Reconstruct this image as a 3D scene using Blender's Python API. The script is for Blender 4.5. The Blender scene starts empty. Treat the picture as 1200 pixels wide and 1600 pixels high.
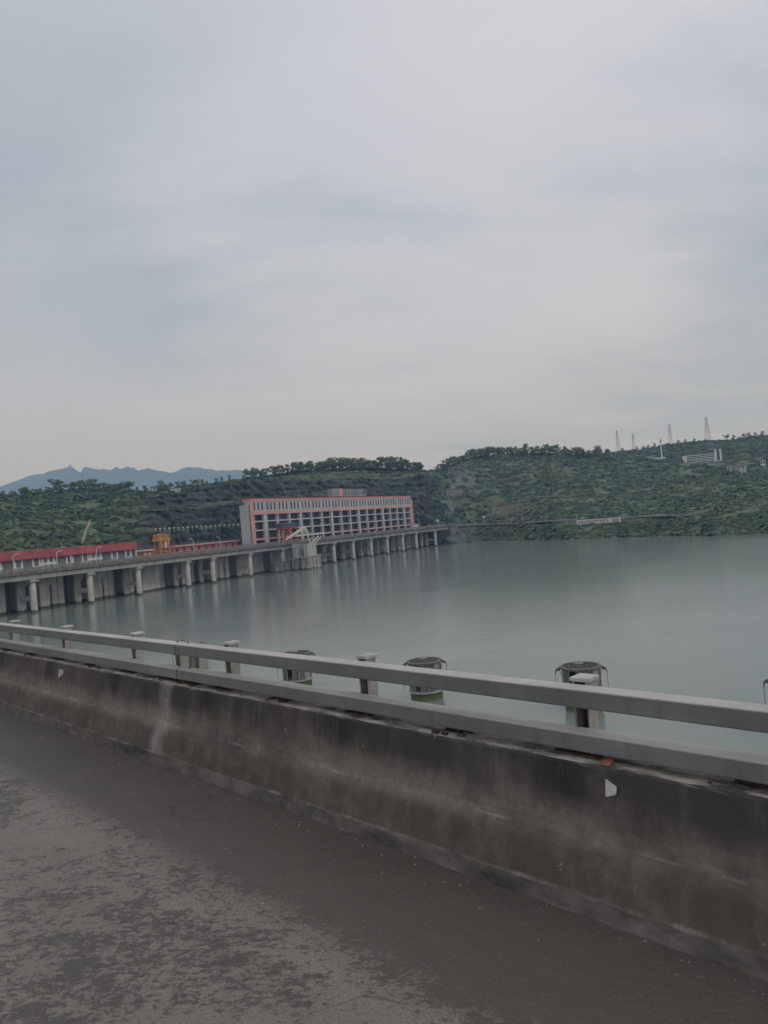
import bpy, math, random
import numpy as np
from mathutils import Vector, noise, Matrix
random.seed(7); rng = np.random.default_rng(11)
S = bpy.context.scene
COL = S.collection
R = math.radians

# ------------------------------------------------------------------ survey of the site
F_PX = 1150.0; ROLL = math.atan(.0853); PITCH = math.atan(17 * math.cos(ROLL) / F_PX); CZ = 18.0
FW = (0, math.cos(PITCH), math.sin(PITCH)); UP = (0, -math.sin(PITCH), math.cos(PITCH))
def ray(x, y):
    a = x - 600; b = 800 - y
    h = a * math.cos(ROLL) + b * math.sin(ROLL); v = -a * math.sin(ROLL) + b * math.cos(ROLL)
    return (h, FW[1] * F_PX + UP[1] * v, FW[2] * F_PX + UP[2] * v)
def at_range(x, y, r):
    q = ray(x, y); t = r / math.hypot(q[0], q[1]); return Vector((q[0] * t, q[1] * t, CZ + q[2] * t))
def at_z(x, y, z):
    q = ray(x, y); t = (z - CZ) / q[2]; return Vector((q[0] * t, q[1] * t, z))
BO = (-107.787, 222.683); BD = (0.4711615, 0.8820470); BI = (-BD[1], BD[0])     # dam bridge: start, direction, inland
BANG = math.atan2(BD[1], BD[0])
def dam_pt(x, y, off):
    "a sight line met with the vertical plane `off` metres behind the front pillars -> (s, off, z)"
    q = ray(x, y); px = BO[0] + BI[0] * off; py = BO[1] + BI[1] * off
    det = q[0] * (-BD[1]) + BD[0] * q[1]
    t = (px * (-BD[1]) + BD[0] * py) / det
    X, Y = q[0] * t, q[1] * t
    return ((X - BO[0]) * BD[0] + (Y - BO[1]) * BD[1], off, CZ + q[2] * t)
def dam_s(x, y, off): return dam_pt(x, y, off)[0]
def dam_w(s, off, z): return Vector((BO[0] + BD[0] * s + BI[0] * off, BO[1] + BD[1] * s + BI[1] * off, z))
RD = (-0.70632, 0.70789); RANG = math.atan2(RD[1], RD[0])                      # direction of the near road
ROADZ = CZ - 2.3

# ------------------------------------------------------------------ mesh helpers
class MB:
    def __init__(s): s.v = []; s.f = []
    def each(s, name, mat, parent=None, **kw):      # every separate piece an object of its own
        par = list(range(len(s.v)))
        def fd(i):
            while par[i] != i: par[i] = par[par[i]]; i = par[i]
            return i
        for f in s.f:
            for k in f[1:]: par[fd(k)] = fd(f[0])
        out = {}
        for f in s.f: out.setdefault(fd(f[0]), []).append(f)
        r = []
        for fs in out.values():
            m = MB(); ids = sorted({i for f in fs for i in f}); mp = {i: k for k, i in enumerate(ids)}
            m.v = [s.v[i] for i in ids]; m.f = [tuple(mp[i] for i in f) for f in fs]; r.append(m.build(name, mat, parent, **kw))
        return r
    def box(s, x0, x1, y0, y1, z0, z1):
        n = len(s.v)
        s.v += [(x0,y0,z0),(x1,y0,z0),(x1,y1,z0),(x0,y1,z0),(x0,y0,z1),(x1,y0,z1),(x1,y1,z1),(x0,y1,z1)]
        s.f += [tuple(n+i for i in q) for q in ((0,3,2,1),(4,5,6,7),(0,1,5,4),(1,2,6,5),(2,3,7,6),(3,0,4,7))]
        return s
    def bar(s, p, q, w, h=None):
        h = h or w; p = Vector(p); q = Vector(q); d = (q - p).normalized()
        u = d.cross(Vector((0,0,1)))
        if u.length < 1e-4: u = Vector((1,0,0))
        u.normalize(); t = u.cross(d)
        n = len(s.v)
        for c in (p, q):
            for a, b in ((-1,-1),(1,-1),(1,1),(-1,1)): s.v.append(tuple(c + u*(a*w/2) + t*(b*h/2)))
        s.f += [tuple(n+i for i in k) for k in ((0,1,2,3),(7,6,5,4),(0,4,5,1),(1,5,6,2),(2,6,7,3),(3,7,4,0))]
        return s
    def tube(s, p, q, r0, r1=None, n=12):
        r1 = r0 if r1 is None else r1; p = Vector(p); q = Vector(q); d = (q - p).normalized()
        u = d.cross(Vector((0,0,1)))
        if u.length < 1e-4: u = Vector((1,0,0))
        u.normalize(); t = u.cross(d); b = len(s.v)
        for c, r in ((p, r0), (q, r1)):
            for i in range(n):
                a = 2*math.pi*i/n; s.v.append(tuple(c + u*(math.cos(a)*r) + t*(math.sin(a)*r)))
        for i in range(n): s.f.append((b+i, b+(i+1)%n, b+n+(i+1)%n, b+n+i))
        s.f.append(tuple(b+n+i for i in range(n))); s.f.append(tuple(b+n-1-i for i in range(n)))
        return s
    def lathe(s, prof, n=32, cx=0, cy=0):
        b = len(s.v)
        for r, z in prof:
            for i in range(n):
                a = 2*math.pi*i/n; s.v.append((cx+r*math.cos(a), cy+r*math.sin(a), z))
        for k in range(len(prof)-1):
            for i in range(n): s.f.append((b+k*n+i, b+k*n+(i+1)%n, b+(k+1)*n+(i+1)%n, b+(k+1)*n+i))
        s.f.append(tuple(b+n-1-i for i in range(n))); e = b+(len(prof)-1)*n; s.f.append(tuple(e+i for i in range(n)))
        return s
    def prism_x(s, prof, x0, x1):          # closed (y,z) outline pushed along x
        b = len(s.v); n = len(prof)
        for x in (x0, x1): s.v += [(x, y, z) for y, z in prof]
        for i in range(n): s.f.append((b+i, b+(i+1)%n, b+n+(i+1)%n, b+n+i))
        s.f.append(tuple(b+n-1-i for i in range(n))); s.f.append(tuple(b+n+i for i in range(n)))
        return s
    def prism_y(s, prof, y0, y1):          # closed (x,z) outline pushed along y
        b = len(s.v); n = len(prof)
        for y in (y0, y1): s.v += [(x, y, z) for x, z in prof]
        for i in range(n): s.f.append((b+(i+1)%n, b+i, b+n+i, b+n+(i+1)%n))
        s.f.append(tuple(b+i for i in range(n))); s.f.append(tuple(b+n+n-1-i for i in range(n)))
        return s
    def build(s, name, mat, parent=None, bevel=0, smooth=False, segs=2):
        me = bpy.data.meshes.new(name); me.from_pydata(s.v, [], s.f)
        import bmesh
        bm = bmesh.new(); bm.from_mesh(me); bmesh.ops.recalc_face_normals(bm, faces=bm.faces); bm.to_mesh(me); bm.free()
        me.materials.append(mat)
        if smooth:
            for p in me.polygons: p.use_smooth = len(p.vertices) == 4
        o = bpy.data.objects.new(name, me); COL.objects.link(o)
        if parent: o.parent = parent
        if bevel:
            m = o.modifiers.new('edge', 'BEVEL'); m.width = bevel; m.segments = segs; m.limit_method = 'ANGLE'
        return o
def tag(o, label=None, cat=None, group=None, kind=None):
    if label: o['label'] = label
    if cat: o['category'] = cat
    if group: o['group'] = group
    if kind: o['kind'] = kind
    return o
def thing(name, label, cat, loc=(0,0,0), rz=0, group=None):
    o = bpy.data.objects.new(name, None); COL.objects.link(o); o.location = loc; o.rotation_euler = (0,0,rz)
    o.empty_display_size = .5
    return tag(o, label, cat, group)
def copy_tree(o, parent=None):
    c = o.copy(); COL.objects.link(c)
    if parent is not None: c.parent = parent
    for ch in list(o.children): copy_tree(ch, c)
    return c
def dam_thing(name, label, cat, s, off, z=0, group=None):
    return thing(name, label, cat, dam_w(s, off, z), BANG, group)
def np_mesh(name, v, f, mat, cols=None, parent=None, smooth=False):
    me = bpy.data.meshes.new(name); k = f.shape[1]
    me.vertices.add(len(v)); me.vertices.foreach_set('co', np.ascontiguousarray(v, dtype=np.float32).ravel())
    me.loops.add(f.size); me.loops.foreach_set('vertex_index', np.ascontiguousarray(f, dtype=np.int32).ravel())
    me.polygons.add(len(f)); me.polygons.foreach_set('loop_start', np.arange(0, f.size, k, dtype=np.int32))
    me.polygons.foreach_set('loop_total', np.full(len(f), k, dtype=np.int32))
    if smooth: me.polygons.foreach_set('use_smooth', np.ones(len(f), dtype=bool))
    me.update(calc_edges=True)
    if cols is not None:
        at = me.color_attributes.new('tint', 'FLOAT_COLOR', 'POINT')
        c4 = np.ones((len(v), 4), dtype=np.float32); c4[:, :3] = cols; at.data.foreach_set('color', c4.ravel())
    me.materials.append(mat)
    o = bpy.data.objects.new(name, me); COL.objects.link(o)
    if parent: o.parent = parent
    return o

# ------------------------------------------------------------------ materials
class NT:
    def __init__(s, name):
        s.m = bpy.data.materials.new(name); s.m.use_nodes = True; s.t = s.m.node_tree; s.n = s.t.nodes; s.l = s.t.links
        s.b = s.n['Principled BSDF']
    def node(s, ty, **kw):
        n = s.n.new(ty)
        for k, v in kw.items(): setattr(n, k, v)
        return n
    def coord(s, scale=(1,1,1), kind='Object', rot=(0,0,0)):
        tc = s.node('ShaderNodeTexCoord'); mp = s.node('ShaderNodeMapping'); mp.inputs['Scale'].default_value = scale
        mp.inputs['Rotation'].default_value = rot
        s.l.new(tc.outputs[kind], mp.inputs[0]); return mp.outputs[0]
    def noise(s, vec, scale, detail=5, rough=.55, dist=0):
        n = s.node('ShaderNodeTexNoise'); n.inputs['Scale'].default_value = scale; n.inputs['Detail'].default_value = detail
        n.inputs['Roughness'].default_value = rough; n.inputs['Distortion'].default_value = dist
        s.l.new(vec, n.inputs['Vector']); return n.outputs[0]
    def ramp(s, fac, stops):
        r = s.node('ShaderNodeValToRGB'); e = r.color_ramp.elements
        while len(e) < len(stops): e.new(.5)
        for el, (p, c) in zip(e, stops):
            el.position = p; el.color = (*c, 1) if isinstance(c, tuple) else (c, c, c, 1)
        s.l.new(fac, r.inputs[0]); return r.outputs[0]
    def mix(s, fac, a, b, mode='MIX'):
        m = s.node('ShaderNodeMix', data_type='RGBA', blend_type=mode)
        for sock, val in ((m.inputs[0], fac), (m.inputs[6], a), (m.inputs[7], b)):
            if isinstance(val, (int, float)): sock.default_value = val
            elif isinstance(val, tuple): sock.default_value = (*val, 1)
            else: s.l.new(val, sock)
        return m.outputs[2]
    def math(s, op, a, b=0.0, c=0.0, clamp=False):
        m = s.node('ShaderNodeMath', operation=op, use_clamp=clamp)
        for sock, val in zip(m.inputs, (a, b, c)):
            if isinstance(val, (int, float)): sock.default_value = val
            else: s.l.new(val, sock)
        return m.outputs[0]
    def maprange(s, v, a, b, c, d, smooth=False):
        m = s.node('ShaderNodeMapRange'); m.interpolation_type = 'SMOOTHSTEP' if smooth else 'LINEAR'
        for i, val in zip((1,2,3,4), (a,b,c,d)): m.inputs[i].default_value = val
        s.l.new(v, m.inputs[0]); return m.outputs[0]
    def bump(s, h, strength, dist=.02):
        b = s.node('ShaderNodeBump'); b.inputs['Strength'].default_value = strength; b.inputs['Distance'].default_value = dist
        s.l.new(h, b.inputs['Height']); s.l.new(b.outputs[0], s.b.inputs['Normal'])
    def out(s, col, rough=.8, spec=.3, metal=0):
        if isinstance(col, tuple): s.b.inputs['Base Color'].default_value = (*col, 1)
        else: s.l.new(col, s.b.inputs['Base Color'])
        if isinstance(rough, (int, float)): s.b.inputs['Roughness'].default_value = rough
        else: s.l.new(rough, s.b.inputs['Roughness'])
        s.b.inputs['Specular IOR Level'].default_value = spec; s.b.inputs['Metallic'].default_value = metal
        return s.m
def worn(name, col, scale=.6, var=.3, rough=.8, spec=.3, streak=0, stain=(.5,.47,.42), tide=False):
    t = NT(name); c = t.coord((1,1,1)); n = t.noise(c, scale, 6, .6)
    dark = tuple(v*(1-var) for v in col); lite = tuple(min(1, v*(1+var*.7)) for v in col)
    k = t.ramp(n, [(.3, dark), (.7, lite)])
    if streak:
        cs = t.coord((1,1,.12)); ns = t.noise(cs, streak, 5, .6)
        k = t.mix(t.ramp(ns, [(.45, 0.), (.75, .75)]), k, t.mix(1., k, stain, 'MULTIPLY'))
    if tide:
        sp_ = t.node('ShaderNodeSeparateXYZ'); t.l.new(c, sp_.inputs[0]); zz = t.math('ADD', sp_.outputs[2], t.math('MULTIPLY', t.math('SUBTRACT', n, .5), 1.2))
        k = t.mix(t.maprange(zz, 2.6, 1.6, 0, .6, True), k, t.mix(1., k, (1.25,1.23,1.18), 'MULTIPLY')); k = t.mix(t.maprange(zz, .95, .55, 0, .85, True), k, (.06,.06,.048))
    return t.out(k, rough, spec)
M = {}
M['pillar'] = worn('pillar_concrete', (.50,.48,.44), .5, .22, .9, .2, 1.2, (.55,.52,.47), True)
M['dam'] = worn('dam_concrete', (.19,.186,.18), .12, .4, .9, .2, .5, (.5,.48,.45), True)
M['deck'] = worn('deck_concrete', (.42,.41,.385), .3, .25, .9, .2, .8)
M['kerb'] = worn('dark_kerb', (.20,.19,.18), .6, .4, .9, .2, 1.0)
M['rail'] = worn('bridge_rail', (.24,.23,.22), .8, .35, .8)
M['asphalt_far'] = worn('crest_pavement', (.15,.145,.14), .1, .2, .9)
M['plant'] = worn('plant_room', (.30,.30,.31), .2, .2, .8)
M['end_grey'] = worn('end_cladding', (.50,.49,.50), .08, .1, .75, .3, .25, (.85,.83,.83))
M['grey'] = worn('grey_cladding', (.50,.49,.495), .08, .12, .75, .3, .25, (.8,.78,.78))
M['grey_frame'] = worn('grey_frame', (.53,.525,.53), .15, .12, .75)
M['pink'] = worn('faded_red_paint', (.66,.355,.33), .1, .18, .7)
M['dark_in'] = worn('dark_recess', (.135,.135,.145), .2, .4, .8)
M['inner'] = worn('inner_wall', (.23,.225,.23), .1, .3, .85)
M['slit'] = worn('slit_glass', (.045,.05,.06), .5, .3, .4, .5)
M['redroof'] = worn('red_roof', (.32,.075,.08), .25, .3, .65, .3, .5, (.7,.6,.6))
M['red_wall'] = worn('low_red_wall', (.50,.17,.15), .2, .25, .8)
M['roof_pink'] = worn('pale_red_roof', (.60,.32,.29), .2, .2, .8)
M['green_wall'] = worn('grey_green_wall', (.17,.19,.18), .3, .25, .8)
M['white'] = worn('white_paint', (.72,.71,.68), .7, .12, .6)
M['offwhite'] = worn('cream_steel', (.66,.62,.53), .8, .2, .6)
M['orange'] = worn('orange_steel', (.52,.235,.075), .5, .28, .6, .3, .8, (.5,.4,.35))
M['red_steel'] = worn('red_steel', (.50,.10,.07), .6, .25, .6)
M['blue_box'] = worn('slate_housing', (.09,.11,.15), .6, .3, .6)
M['pole'] = worn('pale_pole', (.55,.55,.55), .8, .15, .5)
M['steel'] = worn('lattice_steel', (.34,.345,.355), .3, .25, .6)
M['brown_conc'] = worn('stained_block', (.33,.30,.275), .5, .4, .9, .2, 1.2, (.4,.36,.33), True)
M['yellow'] = worn('yellow_paint', (.50,.40,.12), .9, .3, .6)
M['car_white'] = worn('white_car', (.65,.65,.66), 2, .05, .35, .5)
M['car_dark'] = worn('dark_car', (.05,.05,.06), 2, .1, .35, .5)
M['glass'] = worn('dark_glass', (.03,.035,.04), 1, .2, .15, .5)
M['tyre'] = worn('tyre', (.025,.025,.025), 3, .2, .9)
M['sign_blue'] = worn('sign_blue', (.08,.16,.4), 2, .1, .6)
M['sign_red'] = worn('dark_red_trim', (.25,.05,.06), 1, .2, .7)
M['ink'] = worn('dark_lettering', (.10,.03,.045), 1, .1, .8)
M['apt'] = worn('apartment_wall', (.72,.70,.66), .1, .12, .8)
M['trunk'] = worn('bark', (.10,.08,.06), 2, .3, .9)
M['retain'] = worn('retaining_stone', (.19,.18,.17), .25, .35, .9, .2, .5)
M['tan'] = worn('tan_concrete', (.30,.275,.235), .3, .25, .9, .2, .4)
M['rope'] = worn('rope', (.15,.145,.14), 4, .2, .9)

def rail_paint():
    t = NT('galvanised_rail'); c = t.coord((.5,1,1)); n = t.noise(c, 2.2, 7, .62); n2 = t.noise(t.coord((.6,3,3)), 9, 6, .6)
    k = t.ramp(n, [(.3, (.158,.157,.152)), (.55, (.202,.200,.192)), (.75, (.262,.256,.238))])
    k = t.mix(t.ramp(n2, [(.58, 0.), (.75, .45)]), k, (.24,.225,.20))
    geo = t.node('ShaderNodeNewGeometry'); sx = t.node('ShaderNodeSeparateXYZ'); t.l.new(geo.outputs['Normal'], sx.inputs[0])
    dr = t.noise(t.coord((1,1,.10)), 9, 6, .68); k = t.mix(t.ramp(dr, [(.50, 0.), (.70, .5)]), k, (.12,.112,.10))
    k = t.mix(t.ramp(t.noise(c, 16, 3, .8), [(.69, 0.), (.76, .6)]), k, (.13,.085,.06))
    top_light = t.math('MULTIPLY', t.maprange(sx.outputs[2], .5, .9, 0, .8), t.maprange(n, .25, .6, .55, 1))
    k = t.mix(top_light, k, (.58,.555,.50))      # upper faces painted paler: light on top, shaded sides put into the colour
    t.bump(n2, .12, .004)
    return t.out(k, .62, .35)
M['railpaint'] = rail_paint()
def post_paint():
    t = NT('post_steel'); c = t.coord(); n = t.noise(c, 6, 6, .6)
    k = t.ramp(n, [(.3, (.26,.24,.22)), (.6, (.42,.40,.37)), (.8, (.50,.49,.46))])
    t.bump(n, .2, .004); return t.out(k, .7, .3)
M['post'] = post_paint()
def rust_and_shade():
    t = NT('rusty_shaded_steel'); n = t.noise(t.coord(), 14, 6, .65)
    k = t.ramp(n, [(.3, (.035,.030,.028)), (.55, (.085,.062,.050)), (.75, (.20,.165,.14))]); t.bump(n, .5, .006); return t.out(k, .9, .2)
M['rust_and_shade'] = rust_and_shade()
M['capwhite'] = worn('cap_plate', (.47,.455,.42), 5, .3, .75)
M['reflector'] = worn('reflector_plate', (.55,.53,.49), 14, .35, .6)
M['orange_marker'] = worn('orange_marker', (.34,.15,.075), 18, .5, .7)

def barrier_mat():
    t = NT('stained_barrier_concrete')
    c = t.coord(); sep = t.node('ShaderNodeSeparateXYZ'); t.l.new(c, sep.inputs[0]); x, z = sep.outputs[0], sep.outputs[2]
    big = t.noise(t.coord((.55,.55,1.1)), 1.15, 6, .6, .3)
    fine = t.noise(c, 22, 6, .65); mid = t.noise(t.coord((1,1,.7)), 5.5, 6, .62)
    strk = t.noise(t.coord((1,1,.07)), 6.5, 5, .6)
    blot = t.noise(t.coord((.8,.8,1.3)), 2.4, 6, .65, .5)
    base = t.ramp(mid, [(.25, (.112,.092,.075)), (.5, (.162,.136,.112)), (.75, (.222,.189,.157))])
    base = t.mix(t.ramp(blot, [(.42, .65), (.58, 0.)]), base, (.095,.080,.070))
    # brown grime on the sloping foot
    base = t.mix(t.maprange(z, .42, .22, 0, .55, True), base, t.mix(1., base, (.72,.66,.60), 'MULTIPLY'))
    # black mould hanging from the top edge, its lower limit ragged
    lim = t.math('ADD', z, t.math('MULTIPLY', t.math('SUBTRACT', big, .5), .95))
    lim = t.math('ADD', lim, t.math('MULTIPLY', t.math('SUBTRACT', strk, .5), .42))
    xm = t.maprange(x, 9.5, 7.3, .45, 1, True); mould = t.math('MULTIPLY', t.maprange(lim, .42, .72, 0, .85, True), xm)
    base = t.mix(mould, base, t.mix(blot, (.030,.029,.031), (.072,.064,.060)))
    pd = t.math('MULTIPLY', t.math('ABSOLUTE', t.math('SUBTRACT', t.math('FRACT', t.math('ADD', t.math('DIVIDE', t.math('SUBTRACT', x, 2.52), 2.02), .5)), .5)), 2.02)
    drip = t.math('MULTIPLY', t.maprange(pd, .26, .03, 0, 1, True), t.maprange(t.math('ADD', z, t.math('MULTIPLY', strk, .5)), .62, .95, 0, 1, True))
    base = t.mix(t.math('MULTIPLY', drip, .75), base, (.026,.025,.026))
    # pale washed patches about the fold
    band = t.math('MULTIPLY', t.maprange(z, .27, .38, 0, 1, True), t.maprange(z, .62, .40, 0, 1, True))
    pale = t.math('MULTIPLY', band, t.ramp(t.noise(t.coord((.7,.7,1.5)), 1.7, 5, .6), [(.38, 0.), (.56, 1.)]))
    vs = t.noise(t.coord((1,1,.05)), 4.2, 6, .7, .2); base = t.mix(t.ramp(vs, [(.52, 0.), (.72, .45)]), base, (.215,.192,.170)); base = t.mix(t.ramp(vs, [(.30, .6), (.46, 0.)]), base, (.055,.049,.045))
    base = t.mix(t.math('MULTIPLY', pale, .52), base, (.345,.295,.240))
    # broken white line along the fold
    fold = t.math('SUBTRACT', .010, t.math('ABSOLUTE', t.math('SUBTRACT', z, t.math('ADD', .368, t.math('MULTIPLY', t.math('SUBTRACT', mid, .5), .03)))))
    fold = t.math('MULTIPLY', t.maprange(fold, 0, .006, 0, 1), t.ramp(t.noise(t.coord((1,0,0)), 1.9, 6, .7), [(.48, 0.), (.66, .5)]))
    base = t.mix(fold, base, (.50,.47,.42))
    # lime run at the joint
    jx = t.math('ABSOLUTE', t.math('SUBTRACT', x, t.math('ADD', 7.36, t.math('MULTIPLY', t.math('SUBTRACT', t.noise(t.coord((.2,.2,1)), 3, 3), .5), .35))))
    run = t.math('MULTIPLY', t.maprange(jx, .20, .02, 0, 1, True), t.ramp(mid, [(.3, .35), (.6, .95)]))
    base = t.mix(t.math('MULTIPLY', run, .72), base, (.40,.36,.315))
    # chips and speckle
    base = t.mix(t.ramp(t.noise(c, 11, 3, .8), [(.70, 0.), (.76, .6)]), base, (.46,.43,.39))
    base = t.mix(t.ramp(fine, [(.3, .35), (.6, 0.)]), base, (.06,.055,.05))
    # green-grey damp foot
    base = t.mix(t.maprange(z, .115, .09, 0, .8, True), base, t.mix(t.ramp(t.noise(t.coord((.5,1,1)), 4.5, 6, .7), [(.35, 0.), (.65, 1.)]), (.045,.045,.040), (.225,.20,.17)))
    chip = t.math('MULTIPLY', t.maprange(t.math('ABSOLUTE', t.math('SUBTRACT', z, .103)), .014, .004, 0, 1), t.ramp(t.noise(t.coord((1,.1,.1)), 3.2, 7, .75), [(.52, 0.), (.68, .42)]))
    base = t.mix(chip, base, (.44,.41,.36))
    # dusty ledge on top
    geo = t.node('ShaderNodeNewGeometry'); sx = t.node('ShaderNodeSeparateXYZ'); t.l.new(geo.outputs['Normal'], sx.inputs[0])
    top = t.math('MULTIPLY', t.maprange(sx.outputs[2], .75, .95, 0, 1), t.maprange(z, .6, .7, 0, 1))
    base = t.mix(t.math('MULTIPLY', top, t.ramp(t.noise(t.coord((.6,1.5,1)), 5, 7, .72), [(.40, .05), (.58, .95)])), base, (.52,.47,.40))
    t.bump(t.math('ADD', fine, t.math('MULTIPLY', mid, 1.5)), .45, .012)
    return t.out(base, .88, .25)
M['barrier'] = barrier_mat()

def road_mat():
    t = NT('road_surface')
    c = t.coord(); sep = t.node('ShaderNodeSeparateXYZ'); t.l.new(c, sep.inputs[0]); y = sep.outputs[1]
    base = t.ramp(t.noise(t.coord((.3,1,1)), 1.1, 5, .6), [(.3, (.186,.164,.136)), (.7, (.252,.226,.190))])
    mp2 = t.node('ShaderNodeMapping'); mp2.inputs['Scale'].default_value = (.95,1.35,1); t.l.new(t.coord((1,1,1), rot=(0,0,R(140))), mp2.inputs[0])
    mp2 = mp2.outputs[0]; fe = t.noise(mp2, 40, 5, .75)
    blot = t.math('ADD', t.math('ADD', t.math('MULTIPLY', t.noise(mp2, 4.0, 4, .6, .2), .36), t.math('MULTIPLY', t.noise(mp2, 17, 9, .74, .1), .64)), t.math('MULTIPLY', t.math('SUBTRACT', fe, .5), .20))
    zone = t.noise(t.coord((.25,.45,1)), 1.3, 3, .5)
    b = t.math('ADD', blot, t.math('MULTIPLY', t.math('SUBTRACT', zone, .5), .55))
    gut = t.math('ADD', y, t.math('MULTIPLY', t.math('SUBTRACT', blot, .5), 2.6))
    gut = t.math('ADD', gut, t.math('MULTIPLY', t.math('SUBTRACT', zone, .5), 1.2))
    gutter = t.maprange(gut, -2.50, -2.72, 0, .88, True)
    base = t.mix(t.ramp(b, [(.515, 0.), (.572, .86)]), base, (.058,.050,.041))
    base = t.mix(gutter, base, t.mix(t.noise(t.coord((.4,1,1)), 6, 6), (.060,.051,.041), (.092,.079,.063)))
    vc = t.node('ShaderNodeTexVoronoi'); vc.feature = 'DISTANCE_TO_EDGE'; vc.inputs['Scale'].default_value = .55
    wv = t.node('ShaderNodeVectorMath'); wv.operation = 'ADD'; nz = t.node('ShaderNodeTexNoise'); nz.inputs['Scale'].default_value = 3; nz.inputs['Detail'].default_value = 6; t.l.new(c, nz.inputs['Vector'])
    sc = t.node('ShaderNodeVectorMath'); sc.operation = 'SCALE'; sc.inputs['Scale'].default_value = .35; t.l.new(nz.outputs['Color'], sc.inputs[0]); t.l.new(c, wv.inputs[0]); t.l.new(sc.outputs[0], wv.inputs[1]); t.l.new(wv.outputs[0], vc.inputs['Vector'])
    crack = t.math('MULTIPLY', t.maprange(vc.outputs['Distance'], .008, .002, 0, 1), t.ramp(t.noise(c, .6, 3), [(.52, 0.), (.60, .6)]))
    base = t.mix(crack, base, (.035,.031,.027))
    grain = t.noise(c, 95, 3, .7); g2 = t.noise(t.coord((.6,1.6,1)), 24, 6, .7)
    base = t.mix(t.ramp(grain, [(.35, .45), (.55, 0.)]), base, (.05,.045,.04))
    g3 = t.noise(c, 55, 4, .75); base = t.mix(t.ramp(g3, [(.36, .55), (.50, 0.)]), base, (.085,.078,.067)); base = t.mix(t.ramp(g3, [(.56, 0.), (.70, .4)]), base, (.27,.255,.225))
    base = t.mix(t.ramp(g2, [(.56, 0.), (.72, .38)]), base, (.23,.215,.195))
    base = t.mix(t.ramp(t.noise(c, 7.5, 2, .9), [(.735, 0.), (.75, .7)]), base, (.34,.32,.29))
    t.bump(t.math('ADD', grain, t.math('MULTIPLY', g2, .8)), .5, .008)
    return t.out(base, t.maprange(blot, .40, .65, .62, .46), .45)
M['road'] = road_mat()

def water_mat():
    t = NT('lake_water'); c = t.coord((1,1,1))
    mp = t.coord((.55,1.0,1), rot=(0,0,.25))
    a = t.noise(mp, .55, 4, .55); b = t.noise(mp, 2.6, 4, .6); g = t.noise(t.coord((.010,.022,1)), 1, 4, .6)
    h = t.math('ADD', t.math('MULTIPLY', a, .8), t.math('MULTIPLY', b, .34)); h = t.math('ADD', h, t.math('MULTIPLY', t.noise(mp, 5.5, 4, .6), .26))
    wd_ = t.node('ShaderNodeVectorMath'); wd_.operation = 'DISTANCE'; t.l.new(c, wd_.inputs[0]); wd_.inputs[1].default_value = (215,225,0)
    wind = t.maprange(t.math('ADD', wd_.outputs['Value'], t.math('MULTIPLY', t.math('SUBTRACT', g, .5), 120)), 135, 60, 0, 1.6, True)
    h = t.math('MULTIPLY', h, t.math('ADD', t.maprange(g, .35, .65, .5, 1.25), wind))
    t.bump(h, .78, .05)
    tint = t.noise(t.coord((.02,.03,1)), 1, 3)
    k = t.mix(tint, (.172,.205,.183), (.208,.242,.218))
    t.out(k, .10, .5); t.b.inputs['IOR'].default_value = 1.333
    return t.m
M['water'] = water_mat()
def ground_mat():
    t = NT('hill_ground'); at = t.node('ShaderNodeAttribute', attribute_name='tint'); c = t.coord()
    n = t.noise(c, .12, 8, .68); n2 = t.noise(t.coord((1,1,3.2)), .22, 7, .7); 
    k = t.mix(t.ramp(n, [(.33, .75), (.62, 0.)]), at.outputs[0], t.mix(1., at.outputs[0], (.45,.47,.48), 'MULTIPLY'))
    k = t.mix(t.ramp(n2, [(.50, 0.), (.72, .55)]), k, t.mix(1., k, (1.7,1.65,1.6), 'MULTIPLY'))
    t.bump(n2, .8, 1.2)
    return t.out(k, .95, .1)
M['ground'] = ground_mat()
def leaf_mat():
    t = NT('foliage'); at = t.node('ShaderNodeAttribute', attribute_name='tint'); c = t.coord()
    n = t.noise(c, .05, 4, .6)
    k = t.mix(t.ramp(n, [(.35, .5), (.65, 0.)]), at.outputs[0], t.mix(1., at.outputs[0], (.62,.72,.78), 'MULTIPLY'))
    return t.out(k, .85, .12)
M['leaf'] = leaf_mat()
def tree_leaf(name, col):
    t = NT(name); inf = t.node('ShaderNodeObjectInfo'); n = t.noise(t.coord(), .9, 4, .6)
    k = t.mix(n, tuple(v*.6 for v in col), tuple(v*1.4 for v in col))
    k = t.mix(t.math('MULTIPLY', inf.outputs['Random'], .5), k, tuple(v*f for v, f in zip(col, (1.35,1.2,.9))))
    return t.out(k, .85, .12)
M['tree_dark'] = tree_leaf('dark_leaves', (.120,.180,.100))
M['tree_mid'] = tree_leaf('green_leaves', (.140,.200,.105))
M['tree_pale'] = tree_leaf('pale_leaves', (.165,.210,.115))
def mount_mat():
    t = NT('mountain_forest'); n = t.noise(t.coord(), .004, 8, .65)
    return t.out(t.ramp(n, [(.3, (.022,.034,.026)), (.7, (.045,.058,.045))]), 1, .05)
M['mount'] = mount_mat()
def column_mat():
    t = NT('algae_concrete'); c = t.coord(); sep = t.node('ShaderNodeSeparateXYZ'); t.l.new(c, sep.inputs[0]); z = sep.outputs[2]
    n = t.noise(c, 2.2, 6, .65)
    k = t.ramp(n, [(.3, (.26,.25,.225)), (.7, (.44,.42,.38))])
    lim = t.math('ADD', z, t.math('MULTIPLY', t.math('SUBTRACT', n, .5), .5))
    k = t.mix(t.maprange(lim, .78, .60, 0, .95, True), k, t.mix(n, (.040,.070,.022), (.085,.130,.045)))
    return t.out(k, .85, .3)
M['column'] = column_mat()
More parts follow.
